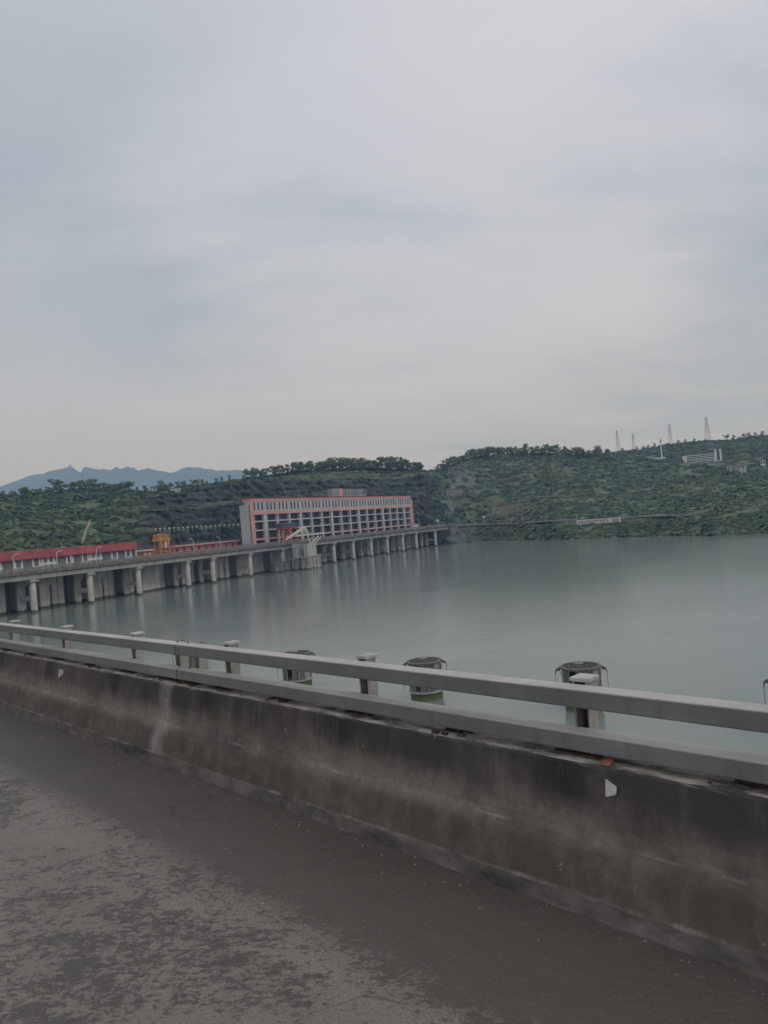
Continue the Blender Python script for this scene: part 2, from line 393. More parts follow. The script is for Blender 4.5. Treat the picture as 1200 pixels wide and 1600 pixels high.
def mesh_panel():
    t = NT('weathered_grating'); c = t.coord(); n = t.noise(t.coord((1,1,.15)), 5, 6, .6)
    return t.out(t.ramp(n, [(.3, (.085,.082,.080)), (.7, (.20,.19,.18))]), .75, .3)
M['grating'] = mesh_panel()
M['grating_pale'] = worn('pale_panel', (.34,.335,.32), 2, .3, .8, .3, 3, (.5,.45,.4))

# ------------------------------------------------------------------ near bridge: road, barrier, rails
road_o = Vector((0, 0, ROADZ))
mb = MB(); mb.box(-22, 75, -3.75, 9.0, -.9, 0)
road = mb.build('road', M['road']); road.location = road_o; road.rotation_euler.z = RANG; tag(road, kind='structure')
def barrier(x0, x1, label):
    root = thing('concrete_barrier', label, 'concrete barrier', road_o, RANG)
    prof = [(-3.600,-.30),(-3.604,.0),(-3.622,.098),(-3.640,.106),(-3.752,.360),(-3.768,.400),(-3.832,.765),(-3.845,.779),(-4.02,.781),(-4.30,.779),(-4.33,.75),(-4.33,-.9)]
    n = max(2, int((x1-x0)/.07)); v = []; f = []; m = len(prof)
    for i in range(n+1):
        x = x0+(x1-x0)*i/n
        for k, (y, z) in enumerate(prof):
            a = noise.noise(Vector((x*1.7, k*3.1, 1))); b = noise.noise(Vector((x*6.5, k*1.7, 9))); e = noise.noise(Vector((x*14, k*.7, 4)))
            j = .004*a+.002*b
            if k == 2: y += .012*b+.012*e; z += .010*a+.010*b
            if k == 3: z += .006*b
            if k == 1: y += .010*b+.008*e
            if k in (6,7): z += .004*b+.003*e
            v.append((x, y+j, z))
    for i in range(n):
        for k in range(m-1):
            f.append((i*m+k, i*m+k+1, (i+1)*m+k+1, (i+1)*m+k))
    w = MB(); w.v = v; w.f = f+[tuple(range(m)), tuple(n*m+m-1-k for k in range(m))]
    w.build('wall', M['barrier'], root)
    return root
br = barrier(-20, 7.346, 'stained grey concrete road barrier with flared foot, section on the right of the joint')
bl = barrier(7.349, 70, 'darker concrete road barrier section on the left of the joint, running off along the road')
def reflector(parent, x, tilt, flip=False):
    w = MB(); ct, st = math.cos(tilt), -math.sin(tilt)
    for k in (0, .007):
        for a, z in (((-.012, .032), (-.012, -.030), (.056, -.058), (.060, .055)) if flip else ((-.012, .050), (-.012, -.048), (.056, -.022), (.060, .020))):
            zz = .672+z; w.v.append((x-max(a, 0)*ct*1.0-min(a, 0), -3.768-(zz-.4)*.175+.001+k+max(a, 0)*st, zz))
    w.f = [(0,1,2,3),(7,6,5,4),(0,4,5,1),(1,5,6,2),(2,6,7,3),(3,7,4,0)]
    return w.build('reflector', M['reflector'], parent)
reflector(br, 2.20, -.12); reflector(bl, 10.12, -1.9, True)
def anchor(parent, x, seed):
    r = random.Random(seed); w = MB()
    w.box(x-.08, x+.08, -4.10, -3.95, .775, .786)
    for a, b in ((-.055,-3.965),(.055,-3.965),(-.055,-4.08),(.055,-4.08)):
        w.tube((x+a, b, .78), (x+a+r.uniform(-.01,.01), b, .80+r.uniform(0,.02)), .013, n=8)
    for _ in range(10):
        a, b = r.uniform(-.2,.2), r.uniform(-4.1,-3.88); s_ = r.uniform(.01,.028)
        w.box(x+a-s_, x+a+s_, b-s_*.7, b+s_*.7, .775, .782+s_*.5)
    w.build('anchor_plate', M['rust_and_shade'], parent)
for i, x in enumerate((-.55, 1.47, 3.47, 5.46, 7.05)): anchor(br, x, i)
for i, x in enumerate((7.70, 9.6, 11.7, 13.85, 16.0)): anchor(bl, x, 20+i)

def rail_box(x0, x1, z0, z1, name, parent):
    w = MB(); n = max(1, int((x1-x0)/2)); v = []
    k_ = 0; n = max(2, int((x1-x0)/.35)); o_ = z0*9
    for i in range(n+1):
        x = x0+(x1-x0)*i/n; dy = .003*noise.noise(Vector((x*.9, o_, 0)))+.0015*noise.noise(Vector((x*2.6, o_, 5))); dz = .003*noise.noise(Vector((x*.7, o_, 9)))
        w.v += [(x, -4.045+dy, z0+dz), (x, -3.90+dy, z0+dz), (x, -3.90+dy*1.5, z1+dz), (x, -4.045+dy, z1+dz)]
        if i: a = 4*i-4; w.f += [(a+q, a+(q+1)%4, a+4+(q+1)%4, a+4+q) for q in range(4)]
    w.f += [(3,2,1,0), (4*n,4*n+1,4*n+2,4*n+3)]
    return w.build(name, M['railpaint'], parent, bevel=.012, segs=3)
def post(parent, x, marker=False, cap=True):
    zt = 1.205 if cap else 1.188
    w = MB(); w.prism_x([(0,0)]*0 or [(-4.150,.795),(-4.138,.795),(-4.138,zt),(-4.150,zt)], x-.039, x+.039)
    web = w.build('web', M['rust_and_shade'], parent)  # dark web in the open channel: shade of the post's front painted in
    w = MB(); w.box(x-.052, x-.040, -4.155, -4.052, .795, zt); w.box(x+.040, x+.052, -4.155, -4.052, .795, zt)
    ps = w.each('post', M['post'], parent); p = ps[0]
    if cap: MB().box(x-.066, x+.068, -4.185, -4.051, 1.206, 1.232).build('cap', M['capwhite'], p, bevel=.004)
    b = MB(); b.box(x-.15, x+.15, -4.26, -3.93, .783, .797)
    for a, c in ((-.11,-3.965),(.11,-3.965),(-.11,-4.225),(.11,-4.225)):
        b.tube((x+a, c, .79), (x+a, c, .816), .022, n=6); b.tube((x+a, c, .81), (x+a, c, .842), .011, n=8)
    b.build('base_plate', M['rust_and_shade'], p)
    # brackets that hold the two rails
    k = MB(); k.box(x-.038, x+.038, -4.057, -4.046, .84, .92); k.box(x-.038, x+.038, -4.057, -4.046, 1.10, 1.185)
    k.each('bracket', M['rust_and_shade'], p)
    if marker: MB().prism_x([(-3.93,.784),(-3.862,.784),(-3.90,.800),(-3.93,.806)], x-.26, x-.205).build('marker', M['orange_marker'], parent)
def guardrail(x0, x1, posts, label, joint_at, mark=None):
    root = thing('guardrail', label, 'guardrail', road_o, RANG)
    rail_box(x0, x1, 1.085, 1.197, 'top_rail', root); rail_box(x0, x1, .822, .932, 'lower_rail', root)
    for x in posts: post(root, x, x == mark, x not in (7.07, 7.47))
    sgn = joint_at
    for z0, z1 in ((1.085,1.197),(.822,.932)):
        w = MB(); 
        for dx in (.10,): w.tube((joint_at[0]+joint_at[1]*dx, -4.00, z1), (joint_at[0]+joint_at[1]*dx, -4.00, z1+.014), .010, n=6)
        w.each('bolt', M['rust_and_shade'], root)
    return root
guardrail(-20, 7.232, [-7.6,-5.58,-3.57,-1.55,.46,2.47,4.46,6.46,7.07], 'grey two-bar steel guardrail on the right of the rail joint, over the stained barrier', (7.232,-1), 2.47)
gl = guardrail(7.250, 70, [7.47,8.52,10.66,12.80]+[14.93+2.13*i for i in range(24)], 'grey two-bar steel guardrail on the left of the rail joint, running off to the left', (7.250,1))
w = MB(); w.box(7.12, 7.36, -4.035, -3.91, 1.092, 1.190); w.box(7.12, 7.36, -4.035, -3.91, .829, .925); w.each('sleeve', M['rust_and_shade'], gl)

gr = random.Random(12); w = MB(); M['grit'] = worn('grit', (.20,.18,.155), 30, .5, .9)
for _ in range(900):
    x = gr.uniform(-6, 22); y = -3.59+abs(gr.gauss(0, .16)) if gr.random() < .75 else gr.uniform(-3.4, 1.5); q = gr.choice((.004,.005,.006,.008,.012)); a = gr.uniform(0, 3.14)
    n = len(w.v); up = q*gr.uniform(.5, 1.0)
    for k in range(4): w.v.append((x+q*math.cos(a+k*1.57)*gr.uniform(.6,1.3), y+q*math.sin(a+k*1.57)*gr.uniform(.6,1.3), .0005))
    w.v.append((x+q*.2, y, up)); w.f += [(n,n+1,n+4),(n+1,n+2,n+4),(n+2,n+3,n+4),(n+3,n,n+4)]
o = w.build('grit', M['grit']); o.location = road_o; o.rotation_euler.z = RANG; tag(o, kind='stuff')

# ------------------------------------------------------------------ columns standing in the water near the road
def water_column(loc, rot, label):
    root = thing('water_column', label, 'water column', loc, rot, 'round caged columns standing in the lake')
    MB().lathe([(1.62,-7),(1.62,.70)], 40).build('shaft', M['column'], root, smooth=True)
    MB().lathe([(1.66,.701),(1.76,.72),(1.76,.88),(1.66,.90)], 40).build('collar', M['column'], root)
    nP = 14; skip = {3, 9}
    for i in range(nP):
        a0 = 2*math.pi*i/nP; a1 = a0+2*math.pi/nP*(.90)
        if i in skip: continue
        w = MB(); pts = []; 
        for k in range(5):
            a = a0+(a1-a0)*k/4; pts.append(a)
        n0 = len(w.v)
        for r in (1.60, 1.64):
            for z in (.90, 3.60):
                for a in pts: w.v.append((r*math.cos(a), r*math.sin(a), z))
        for k in range(4):
            w.f += [(k,k+1,5+k+1,5+k),(10+k+1,10+k,15+k,15+k+1),(5+k,5+k+1,15+k+1,15+k),(k+1,k,10+k,10+k+1)]
        w.f += [(0,5,15,10),(4,14,19,9)]
        w.build('panel', M['grating_pale'] if i % 5 == 2 else M['grating'], root)
    w = MB()
    for i in range(nP):
        a = 2*math.pi*(i-.05)/nP; w.tube((1.66*math.cos(a),1.66*math.sin(a),.89),(1.66*math.cos(a),1.66*math.sin(a),3.66),.045,n=6)
    w.each('upright', M['grating_pale'], root)
    MB().lathe([(1.58,3.601),(1.80,3.62),(1.80,3.78),(1.55,3.84),(1.50,3.76),(.5,3.79)], 40).build('lid', M['grating'], root)
    g = MB()
    for k in range(-4, 5):
        h = math.sqrt(max(.01, 1.5**2-(k*.33)**2)); g.box(-h, h, k*.33-.03, k*.33+.03, 3.795, 3.855); 
    for k in (-2, 0, 2):
        h = math.sqrt(1.5**2-(k*.5)**2)
        g.box(k*.5-.025, k*.5+.025, -h, h, 3.856, 3.89)
    g.build('lid_bars', M['grating'], root)
    w = MB(); w.box(-.5,.25,.4,.48,3.89,3.95); w.build('pale_plank', M['white'], root)
    for sgn in (-1, 1):
        a = MB(); a.prism_y([(sgn*1.78,3.74),(sgn*2.15,3.57),(sgn*2.22,3.40),(sgn*1.80,3.36)], -.12, .12); a.tube((sgn*2.18,0,3.5),(sgn*2.24,0,3.05),.05,.04,8)
        a.build('bracket', M['grating'], root)
        MB().tube((sgn*2.24,0,3.06),(sgn*2.24,.02,.9),.022,n=6).build('rope', M['rope'], root)
    w = MB()
    for k in range(20):
        a0, a1 = 2*math.pi*k/20, 2*math.pi*(k+1)/20
        s0, s1 = .12*math.sin(a0*7)**2, .12*math.sin(a1*7)**2
        w.tube((1.82*math.cos(a0),1.82*math.sin(a0),3.2-s0),(1.82*math.cos(a1),1.82*math.sin(a1),3.2-s1),.025,n=5)
    w.build('hanging_cable', M['rope'], root)
    return root
def face_cam(p): return math.atan2(p[0], p[1]) * -1
cols = [((16.35,66.1), 'largest fully seen caged round column in the lake, behind the second rail post from the right'),
        ((2.76,74.8), 'round column with dark lid and green foot in the lake, just right of the middle rail post'),
        ((-11.65,85.9), 'round caged column almost hidden behind both rails, left of the middle rail post'),
        ((29.75,55.4), 'caged round column cut off by the right edge, only its hanging rope and bracket showing'),
        ((-26.5,95.5), 'round column hidden behind the rails near the rail joint, farthest of the row')]
first = None
for p, lab in cols:
    if first is None: first = water_column((p[0], p[1], 0), face_cam(p), lab)
    else:
        c = copy_tree(first); c.location = (p[0], p[1], 0); c.rotation_euler.z = face_cam(p) + random.uniform(-.1,.1); c['label'] = lab

# ------------------------------------------------------------------ dam bridge
bridge = dam_thing('road_bridge', 'long concrete road bridge on round paired pillars along the dam, ending at the far bank', 'bridge', 0, 0)
S0, S1 = -170, 330
w = MB()
for o0 in (-.9, 1.9, 4.7, 7.4): w.box(S0, S1-9, o0, o0+1.1, 10.05, 11.5)
w.each('girder', M['deck'], bridge)
w = MB(); w.prism_x([(-1.5,11.50),(9.3,11.50),(9.6,11.75),(9.6,12.1),(-1.8,12.1),(-1.8,11.75)], S0, S1); w.build('deck', M['kerb'], bridge)
w = MB(); w.box(S0, S1, -1.8, -1.4, 12.103, 12.45); w.box(S0, S1, 9.2, 9.6, 12.103, 12.45); w.each('kerb', M['kerb'], bridge)
for off, nm in ((-1.6,'railing'), (9.4,'railing')):
    w = MB()
    for i in range(int((S1-S0)/2.5)+1): s = S0+2.5*i; w.box(s-.12, s+.12, off-.10, off+.10, 12.45, 13.55)
    for z in (12.75, 13.1, 13.48): w.box(S0, S1, off-.06, off+.06, z-.09, z+.09)
    w.build(nm, M['rail'], bridge)
fronts = [-152,-130.5,-109,-87,-65.5,-43.5,-21.5,0,20.9,41.6,66.2,80.3,103.8,127.5,150,171.2,190.5,210.1,229.2,249,267.7,296.9]
pil = MB().lathe([(1.02,-8),(1.0,0),(.98,9.2)], 24).build('pillar', M['pillar'], bridge, smooth=True)
capm = MB(); capm.box(-1.5,1.5,-1.25,1.25,9.201,9.75); capm.prism_y([(-1.1,9.751),(1.1,9.751),(.8,10.04),(-.8,10.04)], -.9, .9)
cp = capm.build('cap', M['deck'], pil, bevel=.05)
beam = MB(); beam.box(-.65,.65,.97,5.45,3.6,5.0); beam = beam.build('cross_beam', M['pillar'], bridge)
for i, s in enumerate(fronts):
    p = pil if i == 0 else copy_tree(pil, bridge); p.location = (s, 0, 0)
    q = copy_tree(pil, bridge); q.location = (s, 6.4, 0)
    b = beam if i == 0 else copy_tree(beam, bridge); b.location = (s, 0, 0)
p = copy_tree(pil, bridge); p.location = (289, 6.4, 0)
MB().box(S1-12, S1+2, -2.2, 10, -6, 11.49).build('abutment', M['dam'], bridge)

dam = dam_thing('dam', 'grey concrete dam wall with broad piers standing in the water behind the bridge pillars', 'dam', 0, 0)
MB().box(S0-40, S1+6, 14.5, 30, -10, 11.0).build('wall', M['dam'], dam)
MB().box(S0-40, S1+14, 9.75, 62, 11.001, 11.9).build('crest', M['asphalt_far'], dam)
def pier(s, wd, o0, flare=1):
    w = MB()
    if flare == 0: prof = [(s,-8),(s+wd,-8),(s+wd,10.9),(s,10.9)]
    elif flare > 0: prof = [(s,-8),(s+wd,-8),(s+wd,7.0),(s+wd+2.4,9.8),(s+wd+2.4,10.95),(s,10.95)]
    else: prof = [(s,-8),(s+wd,-8),(s+wd,10.95),(s-2.4,10.95),(s-2.4,9.8),(s,7.0)]
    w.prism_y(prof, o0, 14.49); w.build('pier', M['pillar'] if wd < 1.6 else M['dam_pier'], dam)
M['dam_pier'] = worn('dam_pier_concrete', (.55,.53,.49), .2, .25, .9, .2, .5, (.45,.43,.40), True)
rp = random.Random(5)
for i in range(len(fronts)-1):
    s = fronts[i]; L = fronts[i+1]-s
    if i == 9:   # the one broad closed panel
        pier(s+4, 2.0, 9, 1); pier(s+9.2, 9.2, 8.5, 0); pier(s+19.5, 2.4, 9.5, -1)
    elif 12 <= i <= 14:
        pier(s+2, 8, 8.6, 0); pier(s+11, L-13, 9.4, 0)
    elif i < 12:
        pier(s+2.6, 1.4, 9.2, 1); pier(s+L*.42, 3.6, 8.8, 1); pier(s+L*.42+5.0, 2.6, 9.5, 1); pier(s+L-5.2, 2.2, 9.0, 0)
    else:
        pier(s+2.2, 2.6, 9.2, 1); pier(s+L*.36, 1.6, 10, 1); pier(s+L*.62, 3.4, 9.0, 0)
# intake block in front of the bridge, with the two towers that carry the truss
intake = dam_thing('intake_block', 'low stained concrete block at the waterline below the truss, between bridge pillars', 'concrete block', 0, 0)
a = dam_pt(427, 880, -3)[0]; b = dam_pt(470, 880, -4)[0]
w = MB(); w.box(a, b, -3.6, -1.4, -8, 4.2); w.build('body', M['dam'], intake)
w = MB(); w.box(a-.2, b+.2, -3.8, -1.3, 4.201, 4.6); w.build('ledge', M['kerb'], intake)
w = MB()
k = a+2
while k < b-1: w.box(k, k+.5, -3.85, -3.601, -2, 4.19); k += 3.2
w.each('rib', M['brown_conc'], intake)
def tower(xl, xr, ytop, ymid, ywater, label, shaft_in):
    p = at_z((xl+xr)/2, ywater, 0)
    off = (p.x-BO[0])*BI[0]+(p.y-BO[1])*BI[1]
    s0, s1 = dam_s(xl, ywater, off), dam_s(xr, ywater, off); sm = (s0+s1)/2; hw = (s1-s0)/2
    zt = dam_pt((xl+xr)/2, ytop, off)[2]; zm = dam_pt((xl+xr)/2, ymid, off)[2]
    root = dam_thing('concrete_tower', label, 'concrete tower', sm, off)
    d = 3.8
    w = MB(); w.box(-hw, hw, 0, d, -8, zm-.6); w.build('base', M['brown_conc'], root, bevel=.08)
    w = MB(); w.box(-hw-.25, hw+.25, -.3, d+.3, zm-.6+.001, zm); w.build('ledge', M['deck'], root)
    w = MB(); w.box(-hw*shaft_in, hw*shaft_in, .8, d-.8, zm+.001, zt); w.build('shaft', M['pillar'], root, bevel=.05)
    w = MB()
    for q in (-.5, .0, .5): w.box(hw*q-.18, hw*q+.18, -.12, -.001, 0, zm-1)
    w.each('guide_strip', M['offwhite'], root)
    return sm, off, zt
tsm, toff, tz = tower(482, 503, 848, 867, 888.5, 'squat concrete tower in the water, carrying the feet of the pale truss', .66)
tower(468, 480, 849, 870, 890, 'narrower concrete tower left of the one that carries the truss', 1.0)
# the pale truss
TO = toff + 2.5
def tp(x, y, o=0): s, _, z = dam_pt(x, y, TO+o); return Vector((s-tsm, TO+o-toff, z))
tr = dam_thing('steel_truss', 'cream steel A-shaped lifting truss with level boom above the bridge railing', 'steel truss', tsm, toff)
for o in (-1.3, 1.3):
    w = MB(); w.bar(tp(474,823.5,o), tp(446.5,843.5,o), .55); w.bar(tp(476,825,o), tp(461,836,o), .35); w.each('strut', M['offwhite'], tr)
    w = MB(); w.bar(tp(474,823.5,o), tp(485,848.5,o), .6); w.bar(tp(477,824,o), tp(482.5,833.5,o), .45); w.each('leg', M['offwhite'], tr)
    w = MB(); w.bar(tp(487,848.5,o), tp(497.5,837,o), .45); w.bar(tp(493.5,848,o), tp(486,840,o), .3); w.bar(tp(493,848.5,o), tp(501,838,o), .35); w.each('brace', M['offwhite'], tr)
w = MB(); w.box(tp(458,836.5).x, tp(503,834).x, tp(480,835).y-1.5, tp(480,835).y+1.5, tp(480,835.6).z-.35, tp(480,835.6).z+.45); w.build('boom', M['pole'], tr)
w = MB(); w.bar(tp(474,823.5,-1.3), tp(474,823.5,1.3), .5); w.bar(tp(460,834,-1.3), tp(460,834,1.3), .3); w.bar(tp(482.5,833.5,-1.3), tp(482.5,833.5,1.3), .3); w.each('tie', M['offwhite'], tr)

# ------------------------------------------------------------------ big framed building
PO, PS0, PS1, PZ, PT = 20.0, 133.5, 305.5, 11.9, 34.9
ph = dam_thing('power_building', 'long grey building with faded red bands and a tall open concrete grid front', 'building', PS0, PO, PZ)
L = PS1-PS0; H = PT-PZ
bays = 17; bw = L/bays
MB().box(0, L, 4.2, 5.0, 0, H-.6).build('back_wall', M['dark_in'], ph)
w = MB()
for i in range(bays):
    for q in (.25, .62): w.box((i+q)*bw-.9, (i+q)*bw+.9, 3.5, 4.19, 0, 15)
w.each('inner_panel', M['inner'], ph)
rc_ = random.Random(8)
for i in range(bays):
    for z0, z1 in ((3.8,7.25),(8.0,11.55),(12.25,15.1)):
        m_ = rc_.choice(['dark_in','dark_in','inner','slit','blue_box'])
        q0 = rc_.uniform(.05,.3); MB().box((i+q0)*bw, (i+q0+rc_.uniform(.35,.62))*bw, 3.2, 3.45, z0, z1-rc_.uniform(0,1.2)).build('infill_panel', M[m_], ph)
w = MB()
for i in range(bays+1):
    thick = 1.9 if i in (1,4,7,10,13,16) else .95
    if i == 1: thick = 2.8
    x = min(max(i*bw, thick/2), L-thick/2)
    MB().box(x-thick/2, x+thick/2, 0, 1.3, 0, 15.2).build('column', M['grey_frame'], ph)
for z0, z1 in ((7.3,7.95),(11.6,12.2)): MB().box(0, L, .25, 3.4, z0, z1).build('floor_beam', M['grey_frame'], ph)
MB().box(0, L, .15, 3.4, 2.9, 3.75).build('red_beam', M['pink'], ph)
MB().box(-.02, L+.02, -.12, 4.1, 15.201, 16.6).build('red_beam', M['pink'], ph)
MB().box(0, L, 0, 5.1, 16.601, 21.6).build('upper_wall', M['grey'], ph)
MB().box(-.15, L+.15, -.2, 5.2, 21.601, H).build('cornice', M['pink'], ph)
MB().box(-.4, L+.4, -.5, 5.5, H+.001, H+.35).build('roof', M['sign_red'], ph)
for i in range(bays):
    for q in (.2, .5, .8):
        MB().box((i+q)*bw-.55, (i+q)*bw+.55, -.06, .05, 17.3, 21.0).build('slit_window', M['slit'], ph)
# left end block with red edge strips, right end strip
w = MB(); w.box(-1.3, -.03, 1.0, 6.3, 0, H-2.9); w.build('end_wall', M['end_grey'], ph)
w = MB(); w.box(-1.45, -.04, -.35, .98, 0, H-2.7); w.box(-.03, 1.0, -.4, -.13, 0, 20.5); w.each('edge_strip', M['pink'], ph)
w = MB(); w.box(L+.03, L+2.2, -.3, 5, 0, H-2.8); w.build('edge_strip', M['pink'], ph)
w = MB(); w.box(-1.5, -1.46, .1, .6, 1, 20); w.build('dark_slot', M['dark_in'], ph)
# plant room on the roof
s0 = dam_s(514,770,24)-PS0; s1 = dam_s(530,770,24)-PS0; s2 = dam_s(567,770,24)-PS0
zt = dam_pt(530,761,24)[2]-PZ
rp_ = MB().box(s0, s1, 1.5, 4.8, H+.352, zt-1.1).build('roof_house', M['plant'], ph)
MB().box(s1-4.2, s1-.8, 1.35, 1.5, H+.36, zt-1.3).build('red_panel', M['pink'], rp_)
w = MB(); w.box(s1+.02, s2, 1.5, 4.8, H+.355, H+1.3); w.box(s1+.02, s2, 3.6, 4.8, H+1.301, zt-1.3)
n = 7
for i in range(n+1):
    x = s1+.4+(s2-s1-.8)*i/n; w.box(x-.5, x+.5, 1.5, 2.2, H+1.301, zt-1.2)
w.build('roof_frame', M['plant'], ph)

# ------------------------------------------------------------------ red-roofed long building (left)
RO = 20
e = dam_s(210,850,RO); st = -150
rb = dam_thing('red_roof_building', 'long low building with bright red roof and white framed windows at the left edge', 'building', e, RO, 11.9)
Lr_ = e-st
MB().box(-Lr_, 0, 0, 8, 0, 4.2).build('wall', M['green_wall'], rb)
MB().prism_x([(-1.0,4.201),(9.0,4.201),(7.2,7.0),(.4,7.0)], -Lr_-.5, .8).build('roof', M['redroof'], rb)
w = MB(); w.box(-Lr_-.5, .8, -1.05, -.9, 4.0, 4.3); w.build('eave', M['sign_red'], rb)
k = 0; x = -3.5
while x > -95:
    if k % 3 == 2:
        w = MB()
        for q in (-2.2, 0, 2.2): w.box(x-2+q-.45, x-2+q+.45, -.12, 0.02, .2, 4.0)
        w.box(x-5.0, x+1.0, -.14, .01, 1.7, 2.4)
    else:
        w = MB(); w.box(x-1.6, x-.9, -.12, .02, .8, 3.9); w.box(x+.9, x+1.6, -.12, .02, .8, 3.9); w.box(x-1.7, x+1.7, -.14, .01, .8, 1.6)
    w.build('window_frame', M['white'], rb); x -= 6.6; k += 1
for x in (-.3, -30, -60): MB().box(x-.2, x+.2, -.9, -.5, 0, 4.2).build('corner_post', M['white'], rb)

# long low reddish building between crane and big building
s0, s1 = dam_s(270,858,30), dam_s(372,850,30)
lo = dam_thing('low_red_building', 'low reddish row building with flat pale roof left of the big grey building', 'building', s0, 30, 11.9)
MB().box(0, s1-s0, 0, 6, 0, 3.3).build('wall', M['red_wall'], lo)
MB().box(-.6, s1-s0+.6, -.9, 6.6, 3.301, 3.9).build('roof', M['roof_pink'], lo)
x = 2.5
while x < s1-s0-2: MB().box(x-.7, x+.7, -.06, .05, .6, 2.7).build('window', M['slit'], lo); x += 4.6
s0, s1 = dam_s(224,866,27), dam_s(241,864,27)
sh = dam_thing('red_shed', 'small red and white shed left of the orange gantry crane', 'shed', s0, 27, 11.9)
MB().box(0, s1-s0, 0, 4, 0, 2.9).build('wall', M['red_wall'], sh)
MB().box(-.4, s1-s0+.4, -.5, 4.5, 2.901, 3.4).build('roof', M['white'], sh)
for x in (1.2, 3.4): MB().box(x-.5, x+.5, -.06, .05, .8, 2.2).build('window', M['white'], sh)

# orange gantry crane
GO = 16
s0, s1 = dam_s(248,850,GO), dam_s(267,850,GO); g0 = 11.9
gz = dam_pt(253,833.5,GO)[2]-g0; gm = dam_pt(253,846,GO)[2]-g0
gc = dam_thing('gantry_crane', 'orange gantry crane with boxy top standing on the dam crest', 'crane', s0, GO, g0)
W = s1-s0
for x in (.9, W-.9):
    for y in (.4, 3.0): MB().bar((x, y, 0), (x+(.5 if x < 2 else -.5), y, gm), 1.15, 1.0).build('leg', M['orange'], gc)
w = MB(); w.box(.2, W-.2, .2, 1.0, 2.0, 2.5); w.box(.2, W-.2, 2.7, 3.3, 2.0, 2.5); w.bar((1,.6,2.3),(W/2,.6,gm),.3); w.bar((W-1,.6,2.3),(W/2,.6,gm),.3); w.each('brace', M['orange'], gc)
w = MB(); w.box(0, W, 0, 3.4, gm+.001, gm+1.1); w.build('girder', M['orange'], gc)
w = MB(); w.prism_y([(.15,gm+1.101),(W-.3,gm+1.101),(W-.5,gz-.35),(W*.5,gz),(.3,gz-.4)], .25, 3.1); w.build('hoist_house', M['orange'], gc)
w = MB(); w.box(-.15,.0,.3,3.2,gm+.3,gm+1.2)
for i in range(8): w.box(.2+i*W/8, .45+i*W/8, -.06, -.001, gm+.3, gm+1.3)
w.build('railing', M['yellow'], gc)
w = MB(); w.box(W*.55, W*.8, .3, 2, gm-2.6, gm); w.build('cab', M['white'], gc)

# red hoist with slate housing in front of the big building
HO = 10.5
s0, s1 = dam_s(442,835,HO), dam_s(466,835,HO); hz = dam_pt(455,816,HO)[2]-12; hm = dam_pt(455,823,HO)[2]-12
rh = dam_thing('gate_hoist', 'red steel hoist frame with dark slate housing on top, left of the truss', 'hoist', s0, HO, 11.9)
W = s1-s0
for x in (.6, W*.45, W-.6):
    for y in (.3, 3.2): MB().bar((x,y,0),(x,y,hm),.55).build('leg', M['red_steel'], rh)
w = MB(); w.box(0, W, 0, 3.5, hm-.8, hm); w.box(.3, W-.3, .1, .5, hm*.45, hm*.45+.5); w.bar((.6,.3,0),(W*.45,.3,hm*.9),.3); w.bar((W-.6,.3,1),(W*.5,.3,hm*.9),.35); w.build('frame', M['red_steel'], rh)
w = MB(); w.box(-.4, W*.97, -.3, 3.8, hm+.001, hz-.5); w.prism_x([(-.5,hz-.499),(4.0,hz-.499),(1.75,hz)], -.6, W*.97+.2); w.build('housing', M['blue_box'], rh)
w = MB()
for i in range(5): w.box(.3+i*W*.19, .35+.09*W+i*W*.19, -.36, -.301, hm+.7, hz-1.1)
w.each('window', M['slit'], rh)

# lamp posts on the bridge
def lamp_post(s, off, h, label, arm=1):
    root = dam_thing('lamp_post', label, 'lamp post', s, off, 12.1, 'lamp posts along the dam bridge')
    MB().tube((0,0,0),(0,0,h),.17,.10,8).build('pole', M['pole'], root)
    MB().tube((0,0,h-.05),(arm*1.3,0,h+.35),.08,.06,6).build('arm', M['pole'], root)
    w = MB(); w.box(min(arm*1.0,arm*2.0), max(arm*1.0,arm*2.0), -.18, .18, h+.28, h+.46); w.build('lamp_head', M['white'], root)
lamp_post(dam_s(21,880,-1), -1.0, dam_pt(21,868,-1)[2]-12.1, 'pale lamp post on the bridge nearest the left edge, before the red roof')
lamp_post(dam_s(89,875,-1), -1.0, dam_pt(88,863,-1)[2]-12.1, 'second pale lamp post from the left, before the red roofed building')
lamp_post(dam_s(151,868,-1), -1.0, dam_pt(150,857,-1)[2]-12.1, 'third pale lamp post from the left, before the right half of the red roof')
lamp_post(dam_s(303,858,-1), -1.0, dam_pt(302,843,-1)[2]-12.1, 'lamp post with curved arm in front of the low reddish row building', -1)
lamp_post(dam_s(344,852,-1), -1.0, dam_pt(343,840,-1)[2]-12.1, 'lamp post close to the left end of the big grey building', -1)
lamp_post(dam_s(436,845,-1), -1.0, dam_pt(435,836,-1)[2]-12.1, 'short pale lamp post left of the red hoist frame')
lamp_post(dam_s(443,842,-1), -1.0, dam_pt(443,832,-1)[2]-12.1, 'pale lamp post directly before the red hoist frame')
lamp_post(dam_s(656,824,-1), -1.0, dam_pt(655,813,-1)[2]-12.1, 'lamp post with curved arm right of the big building, by the white kiosk', -1)
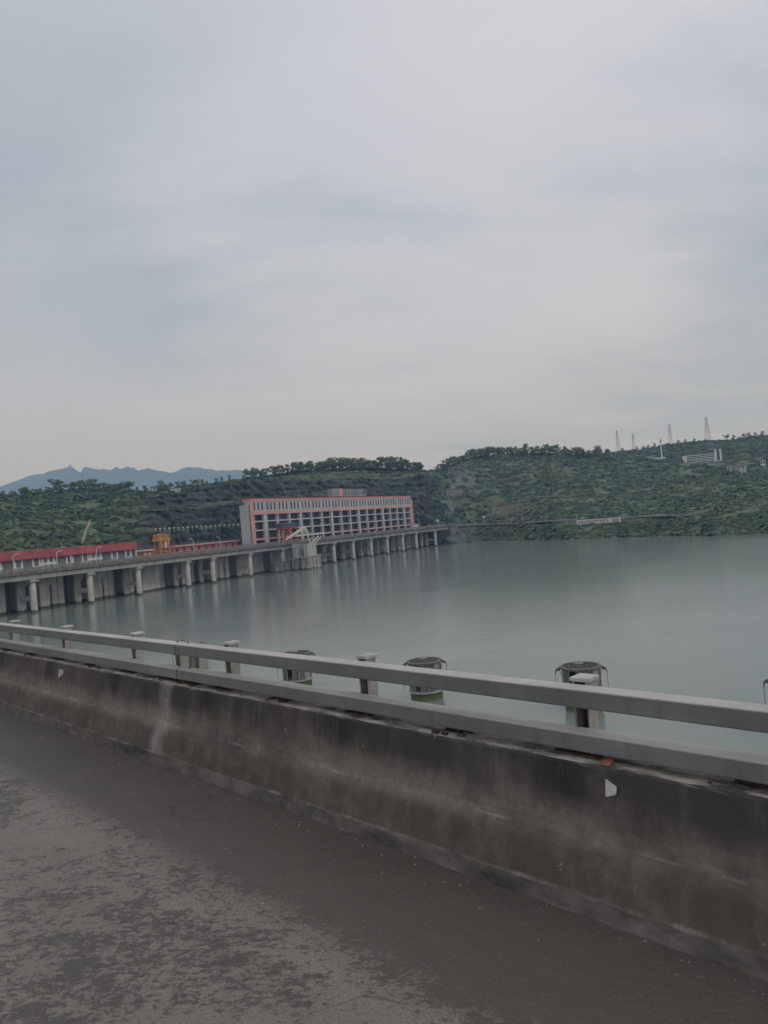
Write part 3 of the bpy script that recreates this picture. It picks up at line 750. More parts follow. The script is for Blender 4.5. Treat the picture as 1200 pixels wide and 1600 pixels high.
# kiosk, signboard, vehicles at the far bridge end
s = dam_s(647,822,14)
kk = dam_thing('kiosk', 'small white and red kiosk at the right foot of the big building', 'kiosk', s, 14, 11.9)
W = dam_s(654,822,14)-s
MB().box(0, W, 0, 3, 0, 3.2).build('wall', M['white'], kk); MB().box(-.3, W+.3, -.3, 3.3, 3.201, 3.6).build('roof', M['pink'], kk)
for x in (W*.3, W*.7): MB().box(x-.6, x+.6, -.06, .04, 1.2, 2.6).build('window', M['pink'], kk)
s = dam_s(684,818,7)
sg = dam_thing('signboard', 'white and blue road signboard on a post at the far end of the bridge', 'signboard', s, 7, 12.1)
MB().tube((1.2,0,0),(1.2,0,4.5),.12,n=8).build('post', M['pole'], sg)
z = dam_pt(684,813,7)[2]-12.1
MB().box(-1.3,1.3,-.2,-.12,z-1.0,z+.6).build('board', M['white'], sg); MB().box(-1.3,1.3,-.2,-.12,z+.601,z+1.3).build('header', M['sign_blue'], sg)
def vehicle(s, off, label, body, big=False, name='parked_car', cat='car', z=12.104, loc=None, rz=None):
    root = thing(name, label, cat, loc if loc is not None else dam_w(s, off, z), BANG if rz is None else rz)
    if big:   # small loader: cab, engine, arm and bucket
        w = MB(); w.box(-1.6,1.6,-.9,.9,.6,1.5); w.box(-1.6,-.2,-.8,.8,1.5,2.0); w.build('body', body, root, bevel=.06)
        w = MB(); w.box(-.1,1.1,-.75,.75,1.501,2.8); w.build('cab', M['glass'], root, bevel=.06)
        w = MB(); w.bar((1.4,0,1.3),(2.7,0,2.4),.3); w.bar((2.7,0,2.4),(3.4,0,.9),.25); w.build('arm', body, root)
        w = MB(); w.prism_y([(3.1,.2),(3.9,.25),(3.6,1.0),(3.2,1.0)], -.6,.6); w.build('bucket', M['steel'], root)
        xs, r = (-1.1, 1.0), .5
    else:
        w = MB(); w.prism_y([(-2.15,.35),(2.15,.35),(2.2,.75),(1.3,.95),(-2.1,1.0),(-2.2,.7)], -.87,.87); w.build('body', body, root, bevel=.06)
        w = MB(); w.prism_y([(-1.9,1.0),(1.2,.96),(.5,1.45),(-1.4,1.47)], -.76,.76); w.build('cabin', M['glass'], root, bevel=.05)
        xs, r = (-1.35, 1.35), .32
    for x in xs:
        for y in (-.78, .78): MB().tube((x,y-.1,r),(x,y+.1,r),r,n=14).build('wheel', M['tyre'], root)
vehicle(dam_s(670,820,4), 4, 'small yellow loader parked near the far end of the bridge', M['yellow'], True, 'loader', 'loader')
vehicle(dam_s(690,818,5), 5, 'white car on the bridge end below the signboard', M['car_white'])
vehicle(dam_s(699,817,7), 7, 'dark car where the bridge meets the far bank', M['car_dark'])

# ------------------------------------------------------------------ terrain
def horizon_x(x, y):            # column whose sight line shares the azimuth of (x, y)
    q = ray(x, y); return math.atan2(q[0], q[1])
TAB = [ # x, (r0,z0), six (r,y)
 (-420, 200, 8, [(240,866),(280,846),(325,826),(375,808),(430,795),(500,786)]),
 (-200, 240, 9, [(280,852),(318,832),(360,814),(405,797),(450,785),(515,776)]),
 (0,   290, 10, [(325,842),(360,822),(400,804),(440,788),(480,784),(530,778)]),
 (50,  298, 10, [(333,840),(370,818),(410,800),(450,784),(490,780),(545,773)]),
 (100, 310, 10, [(345,838),(385,814),(420,795),(460,779),(500,773),(560,766)]),
 (150, 324, 10, [(356,838),(390,814),(420,795),(455,779),(490,771),(560,762)]),
 (200, 340, 10, [(360,835),(385,818),(410,797),(440,782),(470,775),(560,768)]),
 (240, 352, 10, [(362,830),(378,827),(390,797),(405,794),(418,777),(560,770)]),
 (330, 388, 10, [(396,824),(410,821),(420,790),(434,787),(446,762),(560,758)]),
 (380, 412, 10, [(420,820),(434,817),(446,785),(462,782),(474,752),(590,750)]),
 (450, 450, 10, [(458,808),(474,805),(486,775),(504,772),(516,748),(610,741)]),
 (500, 478, 10, [(486,804),(502,801),(514,772),(532,769),(544,748),(640,734)]),
 (560, 508, 10, [(516,802),(532,799),(544,770),(562,767),(574,748),(655,732)]),
 (620, 535, 10, [(543,802),(559,799),(571,769),(589,766),(601,748),(680,734)]),
 (655, 548, 10, [(556,805),(572,802),(584,772),(602,769),(614,745),(700,738)]),
 (690, 488, -3, [(516,823),(540,821),(556,792),(576,785),(600,747),(700,734)]),
 (740, 501, -3, [(526,821),(544,819),(565,792),(595,766),(630,729),(710,714)]),
 (800, 468, -3, [(495,819),(508,817),(548,793),(584,768),(625,737),(710,708)]),
 (870, 420, -3, [(450,814),(462,812),(507,788),(552,763),(602,735),(700,709)]),
 (950, 404, -3, [(434,811),(446,809),(492,787),(542,764),(592,740),(680,713)]),
 (1000,388, -3, [(418,808),(430,806),(475,787),(525,766),(575,744),(660,719)]),
 (1060,365, -3, [(397,806),(407,803),(452,787),(502,768),(552,749),(620,731)]),
 (1130,342, -3, [(377,804),(387,800),(432,785),(482,767),(532,750),(600,737)]),
 (1200,333, -3, [(366,802),(380,797),(425,781),(475,766),(525,754),(590,747)]),
 (1300,313, -3, [(346,793),(361,787),(406,771),(456,756),(506,745),(570,738)]),
 (1550,290, -3, [(322,775),(338,767),(380,750),(430,735),(480,725),(540,718)]),
]
ctrl = []
for x, r0, z0, pts in TAB:
    az = horizon_x(x, pts[4][1]); row = [(r0, z0)]
    for r, y in pts: row.append((r, at_range(x, y, r).z))
    row.append((pts[-1][0]+90, row[-1][1]-14)); row.append((pts[-1][0]+220, row[-1][1]-22))
    ctrl.append((az, row, x))
AZ = np.array([c[0] for c in ctrl]); RR = np.array([[p[0] for p in c[1]] for c in ctrl]); ZZ = np.array([[p[1] for p in c[1]] for c in ctrl])
CX = np.array([c[2] for c in ctrl])
NK = RR.shape[1]
def fbm(x, y, z=0, o=4):
    return noise.fractal(Vector((x, y, z)), 1.0, 2.0, o, noise_basis='PERLIN_ORIGINAL')
def px_of(az): return float(np.interp(az, AZ, CX))
def cliffness(px, k):     # how rocky the segment k..k+1 is at this column
    if k in (0, 2, 4): return max(0, min(1, (px-205)/25)) * max(0, min(1, (700-px)/45))
    if k == 1 or k == 3: return .25*max(0, min(1, (px-215)/30)) * max(0, min(1, (690-px)/50))
    return 0
seg_sub = [15, 7, 15, 7, 15, 12, 5, 3]
tt = []
for k, n in enumerate(seg_sub):
    for j in range(n): tt.append(k + j/n)
tt.append(NK-1)
NC = 860
azs = np.linspace(AZ[0], AZ[-1], NC)
TV = np.zeros((NC, len(tt), 3)); TC = np.zeros((NC, len(tt), 3)); ROCK = np.zeros((NC, len(tt)))
GREEN = np.array((.120,.160,.090)); ROCKC = np.array((.078,.082,.086)); GRASS = np.array((.115,.130,.055)); SOIL = np.array((.150,.120,.090)); BROWN = np.array((.11,.085,.08))
for i, az in enumerate(azs):
    px = px_of(az)
    rr = [np.interp(az, AZ, RR[:, k]) for k in range(NK)]; zz = [np.interp(az, AZ, ZZ[:, k]) for k in range(NK)]
    for j, t in enumerate(tt):
        k = min(int(t), NK-2); u = t-k
        c = cliffness(px, k)
        us = u if c > .3 else u
        r = rr[k]+(rr[k+1]-rr[k])*us; z = zz[k]+(zz[k+1]-zz[k])*us
        X = r*math.sin(az); Y = r*math.cos(az)
        amp = 0 if t < .05 else 1
        big = fbm(X*.012, Y*.012, 3, 5); sm = fbm(X*.09, Y*.09, z*.05, 4); rk = fbm(X*.16, Y*.16, z*.16+7, 5)
        if 690 < px < 790 and t < 1.0: r += 3.0*rk+2*fbm(X*.4, Y*.4, 2, 3)
        if t > .2:
            z += amp*(3.2*big*min(1, t/3) + .8*sm)*(1-.7*c)
        led = abs(((z+1.5*sm)/4.2) % 1-.5)*2; r += c*(4.6*rk + 4.0*fbm(X*.03, Y*.03, 1, 3) + 1.6*(led-.5) + 2.2*fbm(X*.35, Y*.35, z*.05, 3))
        TV[i, j] = (r*math.sin(az), r*math.cos(az), z)
        col = GREEN*(1+.5*sm)
        rc = min(1, max(0, c*1.15 + .9*sm*c - .05)); st = fbm(X*.02, Y*.02, z*.35, 4); col = col*(1-rc)+ROCKC*(1+.55*rk+.5*st)*rc; rc = max(0, rc-.55*max(0, fbm(X*.045, Y*.045, z*.06+3, 3)+.05)*4*.5)
        if 440 < px < 600 and 5.0 <= t < 5.5: col = GRASS*(1+.25*sm); rc = max(rc, .6)
        if 325 < px < 445 and 5.0 <= t < 5.25: col = GRASS*.8; rc = max(rc, .5)
        if 130 < px < 170 and 3.9 < t < 4.7: col = GRASS*.75
        q = math.exp(-((px-790)/45)**2-((t-3.0)/.55)**2)
        if px > 690: 
            if q > .25: col = col*(1-q)+SOIL*q; rc = max(rc, q*.9)
            o_ = max(0, 1-abs(px-712)/42)*(1 if 3.6 < t < 5.0 else 0)*(sm+.55)
            if o_+.5*rk > .2: col = col*.4+ROCKC*(1.2+.9*rk); rc = max(rc, .6)
            if 690 < px < 775 and t < 1.0: col = ROCKC*(1.0+.9*rk)+GREEN*.3; rc = .45+.4*rk
        if 160 < px < 240 and t < 2.2: col = col*.5+BROWN*.5; rc = max(rc, .35)
        TC[i, j] = col; ROCK[i, j] = rc
nt = len(tt)
idx = np.arange(NC*nt).reshape(NC, nt)
fa = np.stack([idx[:-1,:-1], idx[1:,:-1], idx[1:,1:], idx[:-1,1:]], -1).reshape(-1, 4)
hill = np_mesh('hillside', TV.reshape(-1,3), fa, M['ground'], np.clip(TC.reshape(-1,3), .01, 1), smooth=False)
tag(hill, kind='structure')
def hill_at(x, y, tlo=0, thi=6.4):
    "where a sight line meets the hillside: nearest grid point seen at that pixel"
    az = horizon_x(x, y); i = int(round((az-azs[0])/(azs[1]-azs[0]))); i = max(0, min(NC-1, i))
    q = ray(x, y); el = q[2]/math.hypot(q[0], q[1]); best = None
    for j, t in enumerate(tt):
        if t < tlo or t > thi: continue
        p = TV[i, j]; r = math.hypot(p[0], p[1]); d = abs((p[2]-CZ)/r-el)
        if best is None or d < best[0]: best = (d, j)
    p = TV[i, best[1]]; return Vector(p)

# far ridge on the right
FT = [(820,[(690,40),(760,722),(850,716),(950,713)]),(900,[(690,40),(760,722),(850,714),(950,711)]),(960,[(690,38),(760,724),(850,714),(960,708)]),(1000,[(690,36),(760,726),(850,714),(960,705)]),
      (1040,[(680,34),(750,728),(850,712),(960,697)]),(1100,[(670,30),(740,733),(850,712),(960,689)]),(1150,[(650,28),(720,738),(830,710),(960,684)]),
      (1200,[(640,26),(710,738),(820,706),(960,679)]),(1300,[(620,24),(690,730),(800,700),(960,671)]),(1600,[(600,22),(690,700),(800,680),(960,655)])]
fAZ = np.array([horizon_x(x, 710) for x, _ in FT]); fR = []; fZ = []
for x, pts in FT:
    fR.append([p[0] for p in pts]+[1150, 1500]); zs = [pts[0][1]]+[at_range(x, y, r).z for r, y in pts[1:]]; fZ.append(zs+[zs[-1]-20, zs[-1]-70])
fR = np.array(fR); fZ = np.array(fZ)
fa_ = np.linspace(fAZ[0], fAZ[-1], 200); ft = np.linspace(0, 5, 46)
FV = np.zeros((200, 46, 3)); FC = np.zeros((200, 46, 3))
for i, az in enumerate(fa_):
    rr = [np.interp(az, fAZ, fR[:, k]) for k in range(6)]; zz = [np.interp(az, fAZ, fZ[:, k]) for k in range(6)]
    for j, t in enumerate(ft):
        r = np.interp(t, range(6), rr); z = np.interp(t, range(6), zz); X, Y = r*math.sin(az), r*math.cos(az)
        n_ = fbm(X*.008, Y*.008, 2, 5)
        FV[i, j] = (X, Y, z+4*n_*min(1, t)); FC[i, j] = GREEN*(1+.4*n_)
idf = np.arange(200*46).reshape(200, 46)
ff = np.stack([idf[:-1,:-1], idf[1:,:-1], idf[1:,1:], idf[:-1,1:]], -1).reshape(-1, 4)
fh = np_mesh('far_hillside', FV.reshape(-1,3), ff, M['ground'], FC.reshape(-1,3)); tag(fh, kind='structure')
def far_at(x, y):
    az = horizon_x(x, y); i = max(0, min(199, int(round((az-fa_[0])/(fa_[1]-fa_[0]))))); q = ray(x, y); el = q[2]/math.hypot(q[0], q[1])
    j = min(range(40), key=lambda j: abs((FV[i, j][2]-CZ)/math.hypot(FV[i, j][0], FV[i, j][1])-el)); return Vector(FV[i, j])

# distant mountains
SK = [(-400,800),(-200,782),(-60,772),(0,760.5),(12,756),(25,751.5),(40,745.5),(52,741.5),(60,741),(68,740),(78,735.5),(88,733),(97,733.5),(103,731),(110,728.5),(116,732),(121,736),(126,737),(130,732.5),(135,730.5),(142,731.5),(149,734.5),(154,733),(162,732.5),(171,734),(176,732),(181,730.5),(187,732.5),(191,731.5),(196,731.5),(200,728),(205,730.5),(208,730),(212,733),(216,736.5),(221,732.5),(227,733),(231,732.5),(235,731.5),(240,734.5),(246,737.5),(254,736),(262,738),(270,738.5),(278,735),(286,731.5),(294,729.5),(303,730.5),(312,730),(320,732.5),(330,733),(338,735.5),(347,734.5),(358,735.5),(370,734),(382,735.5),(390,735),(410,739),(440,741),(480,746),(540,756),(640,775),(760,800)]
SK = [(x, y-2.6*max(-.4, math.sin(x*.62)*math.sin(x*.23+1)) if 75 < x < 250 and abs(x-110) > 8 else y) for x, y in SK]
mv = []; MR = 6200; nrow = 16
mx = np.sort(np.concatenate([np.linspace(-400, 760, 380), np.array([p[0]+.01 for p in SK])]))
for x in mx:
    y = np.interp(x, [p[0] for p in SK], [p[1] for p in SK]); top = at_range(x, y, MR); az = math.atan2(top.x, top.y)
    for k in range(nrow):
        u = k/(nrow-1)
        if u <= .6: r = MR-1800*(1-u/.6); z = -30+(top.z+30)*(u/.6)**1.15
        else: r = MR+1500*(u-.6)/.4; z = top.z*(1-(u-.6)/.4)-30*(u-.6)/.4
        n_ = fbm(r*math.sin(az)*.0018, r*math.cos(az)*.0018, 5, 5)
        e_ = 1-abs(u-.6)/.6
        mv.append((r*math.sin(az), r*math.cos(az), z+n_*60*(max(0, min(1, (.55-u)/.3))*min(1, u*5))))
im = np.arange(len(mx)*nrow).reshape(len(mx), nrow)
mf = np.stack([im[:-1,:-1], im[1:,:-1], im[1:,1:], im[:-1,1:]], -1).reshape(-1, 4)
dm = np_mesh('distant_mountains', np.array(mv), mf, M['mount'], smooth=False); tag(dm, kind='structure')
p = at_range(110, 731, MR-40)
pg = thing('pagoda', 'tiny dark tower on the summit of the distant blue mountain', 'tower', p)
MB().lathe([(11,-6),(10,10)], 8).build('base', M['steel'], pg); MB().lathe([(15,10),(14,12),(9,15),(9,20),(12,21),(1,30)], 8).build('roof', M['steel'], pg)

# water and lake bed
w = MB(); w.v = [(-5900,-700,0),(3900,-700,0),(3900,8100,0),(-5900,8100,0)]; w.f = [(0,1,2,3)]
wat = w.build('water', M['water']); tag(wat, kind='structure')

# ------------------------------------------------------------------ vegetation
def bush_shape(nq, seed, flat=.75, leaf=(.20,.34), full=False):
    g = np.random.default_rng(seed); lobes = g.normal(size=(5,3)); lobes /= np.linalg.norm(lobes, axis=1)[:,None]; lobes[:,2] = np.abs(lobes[:,2])*.8
    d = g.normal(size=(nq,3)); d /= np.linalg.norm(d, axis=1)[:,None]; d[:,2] = d[:,2] if full else np.abs(d[:,2])*1.0-.15
    rad = .62+.38*np.max(np.clip(d@lobes.T, 0, 1)**3, axis=1); rad *= g.uniform(.72,1.05,nq)
    c = d*rad[:,None]*np.array((1,1,flat))
    nrm = d+np.array((0,0,.8))+g.normal(size=(nq,3))*.26; nrm /= np.linalg.norm(nrm, axis=1)[:,None]
    t1 = np.cross(nrm, g.normal(size=(nq,3))); t1 /= np.linalg.norm(t1, axis=1)[:,None]; t2 = np.cross(nrm, t1)
    s = g.uniform(leaf[0], leaf[1], nq)[:,None]
    q = np.stack([c-t1*s, c+t2*s*.75, c+t1*s*g.uniform(.7,1.1,(nq,1)), c-t2*s*.75+nrm*s*.15], 1)
    return q.astype(np.float32)     # nq,4,3
variants = [bush_shape(64, 100+i) for i in range(9)]
def scatter(pos, size, tint, name):
    n = len(pos); vs = []; cs = []
    which = rng.integers(0, len(variants), n); ang = rng.uniform(0, 6.283, n); hs = rng.uniform(.65, 1.1, n)
    for k, va in enumerate(variants):
        m = np.where(which == k)[0]
        if not len(m): continue
        ca, sa = np.cos(ang[m]), np.sin(ang[m]); q = va.reshape(-1,3)
        x = q[None,:,0]*ca[:,None]-q[None,:,1]*sa[:,None]; y = q[None,:,0]*sa[:,None]+q[None,:,1]*ca[:,None]; z = np.repeat(q[None,:,2], len(m), 0)*hs[m][:,None]
        v = np.stack([x, y, z], -1)*size[m][:,None,None]+pos[m][:,None,:]
        lum = rng.uniform(.86, 1.14, (len(m), q.shape[0]//4)).repeat(4, 1)
        vs.append(v.reshape(-1,3)); cs.append((tint[m][:,None,:]*lum[:,:,None]).reshape(-1,3))
    v = np.concatenate(vs); c = np.concatenate(cs); f = np.arange(len(v), dtype=np.int32).reshape(-1,4)
    o = np_mesh(name, v, f, M['leaf'], c); tag(o, kind='stuff'); return o
def tints(pos):
    n = len(pos); out = np.zeros((n,3))
    pal = np.array([(.100,.152,.088),(.120,.172,.088),(.088,.140,.096),(.150,.185,.095),(.112,.145,.088),(.082,.128,.088)])
    for i in range(n):
        s = 1.6*noise.noise(Vector((pos[i][0]*.016, pos[i][1]*.016, pos[i][2]*.03)))+.35*rng.normal()*.6
        k = int(np.clip((s+.75)/1.5*6, 0, 5)); out[i] = pal[(k*5+2) % 6]
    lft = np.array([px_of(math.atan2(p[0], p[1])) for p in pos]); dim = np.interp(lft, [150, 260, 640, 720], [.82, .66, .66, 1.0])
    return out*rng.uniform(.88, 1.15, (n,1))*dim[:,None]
def sample(V, rockm, n, jmin, jmax, dens):
    nc, nr, _ = V.shape
    A = V[:-1, jmin:jmax]; B = V[1:, jmin:jmax]; C = V[:-1, jmin+1:jmax+1]
    area = np.linalg.norm(np.cross(B-A, C-A), axis=2)
    wgt = area*(.06+.94*(1-np.clip(rockm[:-1, jmin:jmax],0,1))**1.5)*dens
    pr = (wgt/wgt.sum()).ravel(); pick = rng.choice(pr.size, n, p=pr); i, j = np.unravel_index(pick, wgt.shape); j = j+jmin
    u, v = rng.random(n)[:,None], rng.random(n)[:,None]
    return (V[i,j]*(1-u)+V[i+1,j]*u)*(1-v)+(V[i,j+1]*(1-u)+V[i+1,j+1]*u)*v
jm = [k for k, t in enumerate(tt) if t <= 6.6][-1]
pos = sample(TV, ROCK, 15500, 2, jm, 1.0)
# keep the road corridor, the banner, chute and dam crest clear
def keep(p):
    dx, dy = p[0]-BO[0], p[1]-BO[1]; off = dx*BI[0]+dy*BI[1]; s = dx*BD[0]+dy*BD[1]
    return not (off < 60 and s < 330 and off > -20)
msk = np.array([keep(p) for p in pos]); pos = pos[msk]
px_all = np.array([px_of(math.atan2(p[0], p[1])) for p in pos]); rad_all = np.hypot(pos[:,0], pos[:,1])
rb_ = np.interp(np.arctan2(pos[:,0], pos[:,1]), AZ, RR[:,1]); rb2 = np.interp(np.arctan2(pos[:,0], pos[:,1]), AZ, RR[:,2])
on_bench = (px_all > 700) & (px_all < 1075) & (rad_all > rb_-1) & (rad_all < rb2-1)
wall_zone = (px_all > 872) & (px_all < 990) & (rad_all > rb_-14) & (rad_all <= rb_)
CH = [hill_at(x, y) for x, y in ((141.5,818),(138.5,825),(135,833),(131,842),(127.5,852))]
chute = np.zeros(len(pos), bool); paz = np.arctan2(pos[:,0], pos[:,1])
for p in CH:
    chute |= (np.abs(paz-math.atan2(p.x, p.y)) < .0045) & (rad_all > math.hypot(p.x, p.y)-22) & (rad_all < math.hypot(p.x, p.y)+3)
pos = pos[~(on_bench | wall_zone | chute)]
px_all = np.array([px_of(math.atan2(p[0], p[1])) for p in pos])
size = rng.gamma(2.0, .85, len(pos))+.85; size = np.minimum(size, 5.5)
size *= np.where((px_all > 215) & (px_all < 690), .72, 1.0)
pos[:,2] -= .15*size
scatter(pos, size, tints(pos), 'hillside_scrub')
# low growth at the foot of the shore and on the rock faces
pos = sample(TV, np.zeros_like(ROCK), 5200, 2, 16, 1.0); pos = pos[np.array([keep(p) for p in pos])]
pq = np.array([px_of(math.atan2(p[0], p[1])) for p in pos]); rr_ = np.hypot(pos[:,0], pos[:,1]); lim = np.interp(np.arctan2(pos[:,0], pos[:,1]), AZ, RR[:,1])
pos = pos[(pos[:,2] > .2) & ((pq < 690) | (rr_ < lim-5))]
keepm = rng.random(len(pos)) < np.where(np.array([px_of(math.atan2(p[0], p[1])) for p in pos]) < 690, .22, 1.0); pos = pos[keepm]
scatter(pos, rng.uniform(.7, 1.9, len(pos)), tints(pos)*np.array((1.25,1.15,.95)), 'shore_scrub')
fpos = sample(FV, np.zeros((200,46)), 6000, 2, 33, 1.0)
faz = np.arctan2(fpos[:,0], fpos[:,1]); frr = np.hypot(fpos[:,0], fpos[:,1]); q0, q1 = horizon_x(1062, 714), horizon_x(1130, 714); rap = math.hypot(*far_at(1096, 722.5)[:2])
fpos = fpos[~((faz > q0) & (faz < q1) & (frr > rap-28) & (frr < rap+10))]
scatter(fpos, rng.uniform(2.2, 5.0, len(fpos)), tints(fpos)*.9, 'far_forest')

# thickets that close the skyline between the single trees
def ridge_of(x):
    az = horizon_x(x, 740); i = max(0, min(NC-1, int(round((az-azs[0])/(azs[1]-azs[0]))))); c = TV[i]; el = (c[:,2]-CZ)/np.hypot(c[:,0], c[:,1]); return c[int(np.argmax(el[:jm+1]))]
rp2 = []; rs2 = []
for x0, x1, n, smin, smax in ((455,664,210,2.4,4.6),(380,455,50,1.6,2.8),(688,960,190,1.5,2.8),(0,215,90,1.4,2.6)):
    for _ in range(n):
        p = ridge_of(rng.uniform(x0, x1)); f = rng.uniform(.972, 1.02); q_ = rng.uniform(smin, smax)
        if x0 == 455 and (p is None): continue
        rp2.append((p[0]*f, p[1]*f, p[2]-.3*q_)); rs2.append(q_)
rp2 = np.array(rp2); rt2 = tints(rp2)*.92
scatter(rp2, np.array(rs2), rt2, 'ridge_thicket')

# individual trees on the skylines
def make_tree(kind, seed, mat, label, group):
    g = np.random.default_rng(seed); r = random.Random(seed)
    root = thing('tree', label, 'tree', (0,0,0), 0, group)
    h = 1.0; w = MB(); w.tube((0,0,-.08),(.02,.01,.30),.030,.024,7); w.tube((.02,.01,.30),(.0,.03,.62),.024,.012,6)
    blobs = []
    n = {'round': 13, 'tall': 12, 'spread': 11}[kind]
    for i in range(n):
        a = r.uniform(0, 6.283)
        if kind == 'round': z = r.uniform(.20,.86); rr_, s = .36*math.sqrt(max(.04, 1-((z-.45)/.46)**2))*math.sqrt(r.random()), r.uniform(.13,.22)
        elif kind == 'tall': rr_, z, s = r.uniform(0,.20), r.uniform(.18,.92), r.uniform(.12,.20)
        else: rr_, z, s = r.uniform(.05,.46), r.uniform(.40,.82), r.uniform(.14,.22)
        c = np.array((rr_*math.cos(a), rr_*math.sin(a), z)); blobs.append((c, s))
        w.tube((.01,.01,r.uniform(.22,.5)), tuple(c), .012, .005, 5)
    w.build('trunk', M['trunk'], root)
    qs = []
    for c, s in blobs:
        q = bush_shape(58, r.randrange(10**6), .9, (.17,.32), True); qs.append((q*s+c.astype(np.float32)).reshape(-1,4,3))
    v = np.concatenate(qs).reshape(-1,3); f = np.arange(len(v), dtype=np.int32).reshape(-1,4)
    np_mesh('crown', v, f, mat, None, root)
    return root
protos = {}
GR = {
 'left': ('leafy green tree on the ridge of the left hill above the red roof', 'trees along the left hill ridge'),
 'knoll': ('dense green tree on the wooded knoll above the big grey building', 'trees on the knoll above the building'),
 'right': ('bushy green tree on the skyline of the right hill', 'trees along the right hill skyline'),
 'far': ('small dark tree on the far ridge beneath the pylons', 'trees along the far pylon ridge'),
}
used = {}
def place_tree(gname, kind, matname, p, h, label=None):
    key = (kind, matname, random.randrange(3))
    if key not in protos:
        protos[key] = make_tree(kind, 1000+len(protos)*7, M[matname], '', GR[gname][1]); o = protos[key]
    else: o = copy_tree(protos[key])
    o.location = p; o.rotation_euler.z = random.uniform(0, 6.28); s = h*random.uniform(.95,1.35); o.scale = (s, s, h)
    o['label'] = label or GR[gname][0]; o['group'] = GR[gname][1]
    return o
def ridge_pt(x, j=None):
    "the skyline grid point of column x"
    az = horizon_x(x, 740); i = int(round((az-azs[0])/(azs[1]-azs[0]))); i = max(0, min(NC-1, i))
    c = TV[i]; r = np.hypot(c[:,0], c[:,1]); el = (c[:,2]-CZ)/r; j = int(np.argmax(el[:jm+1])); return Vector(c[j]), c
rt = random.Random(3)
def row(gname, xs, ytop, mats, kinds, back=0):
    for x in xs:
        x += rt.uniform(-4, 4); p, _ = ridge_pt(x); p = p*(1+rt.uniform(-.012, .02)); p.z = ridge_pt(x)[0].z-.5
        r = math.hypot(p.x, p.y); y = ytop(x)+rt.choice((rt.uniform(-2, 2), rt.uniform(1, 9))); zt = at_range(x-1, y, r).z
        h = max(5.0, min(17, zt-p.z)); place_tree(gname, rt.choice(kinds), rt.choice(mats), p, h)
def infill(gname, x0, x1, n, dz, mats):
    for k in range(n):
        x = x0+(x1-x0)*(k+rt.uniform(.1,.9))/n; p, _ = ridge_pt(x); f = 1-rt.uniform(.012, .05); q = Vector((p.x*f, p.y*f, p.z-dz*rt.uniform(.6,1.2)))
        place_tree(gname, rt.choice(['round','round','spread']), rt.choice(mats), q, rt.uniform(6.5, 10))
def ys(tab): return lambda x: float(np.interp(x, [a for a, _ in tab], [b for _, b in tab]))
row('left', [4,12,22,33,43,52,60,72,82,104,113,122,131,139,149,158,167,175,187,198,216,226,248,258,268,280,290,299,307,316,324,334,350,362], ys([(0,767),(50,763),(70,760),(85,756),(110,754),(150,748),(170,752),(200,759),(230,756),(260,758),(290,757),(305,751),(320,750),(335,756),(365,755)]), ['tree_mid','tree_dark','tree_pale'], ['round','spread','tall'])
row('knoll', [382,394,405,418,430,444,458,464,470,477,484,491,498,505,512,519,526,533,540,547,554,561,568,575,582,589,596,603,610,617,624,631,638,645,652,658], ys([(380,742),(405,738),(430,736),(450,732),(462,722),(480,719),(500,716),(520,713),(540,714),(570,716),(600,711),(620,715),(640,718),(655,722)]), ['tree_dark','tree_mid'], ['round','tall','round'])
row('right', [688+5.1*k for k in range(53)], ys([(690,724),(705,716),(720,713),(740,704),(760,700),(800,698),(830,702),(850,700),(870,703),(900,702),(950,705)]), ['tree_mid','tree_dark','tree_pale'], ['round','spread','round'])
infill('knoll', 462, 660, 40, 1.0, ['tree_dark','tree_mid','tree_dark'])
infill('knoll', 380, 460, 10, 1.5, ['tree_dark','tree_mid'])
infill('right', 690, 960, 34, 2.0, ['tree_mid','tree_dark','tree_pale'])
infill('left', 0, 210, 14, 5, ['tree_mid','tree_dark'])
p, _ = ridge_pt(93); place_tree('left', 'spread', 'tree_dark', p, at_range(93,745,math.hypot(p.x,p.y)).z-p.z, 'wide umbrella-crowned tree standing above the rest of the left ridge, under the distant summit')
p, _ = ridge_pt(240); place_tree('left', 'round', 'tree_dark', p+Vector((4,8,0)), 9, 'dark round tree just behind the white house on the left ridge')
for x, y, lab in ((995,697,'small round tree right of the faint pylon on the far ridge'),(1136,677,'flat-topped tree right of the tallest pylon on the far ridge'),(1005,699,None),(1014,699,None),(1022,698,None),(970,700,None),(1060,690,None),(1072,689,None),(1085,687,None),(1150,679,None),(1162,677,None),(1172,675,None),(1182,675,None),(1192,673,None),(1205,672,None)):
    az = horizon_x(x, 700); i = max(0, min(199, int(round((az-fa_[0])/(fa_[1]-fa_[0]))))); c = FV[i]; el = (c[:,2]-CZ)/np.hypot(c[:,0], c[:,1]); p = Vector(c[int(np.argmax(el))])
    h = max(5, min(14, at_range(x, y, math.hypot(p.x, p.y)).z-p.z)); place_tree('far', 'spread' if x == 1136 else 'round', 'tree_dark', p, h, lab)

# ------------------------------------------------------------------ things on the hills
def strip_on_hill(name, label, cat, pts, wd, mat, lift=.5, kind=None):
    ps = [hill_at(x, y)+Vector((0,0,lift)) for x, y in pts]; w = MB()
    for a, b in zip(ps, ps[1:]): w.bar(a, b+(b-a).normalized()*.3, wd, .9)
    o = w.build(name, mat); tag(o, label, cat, None, kind); return o
strip_on_hill('drainage_chute', 'pale stepped concrete drainage chute running down the left hill above the red roof', 'chute', [(141.5,818),(138.5,825),(135,833),(131,842),(127.5,852)], 1.0, M['tan'], 1.2)
strip_on_hill('dirt_path', None, None, [(785,788.5),(800,787),(815,785),(832,782),(850,779),(872,777),(892,775)], 1.5, M['tan'], .6, 'structure')
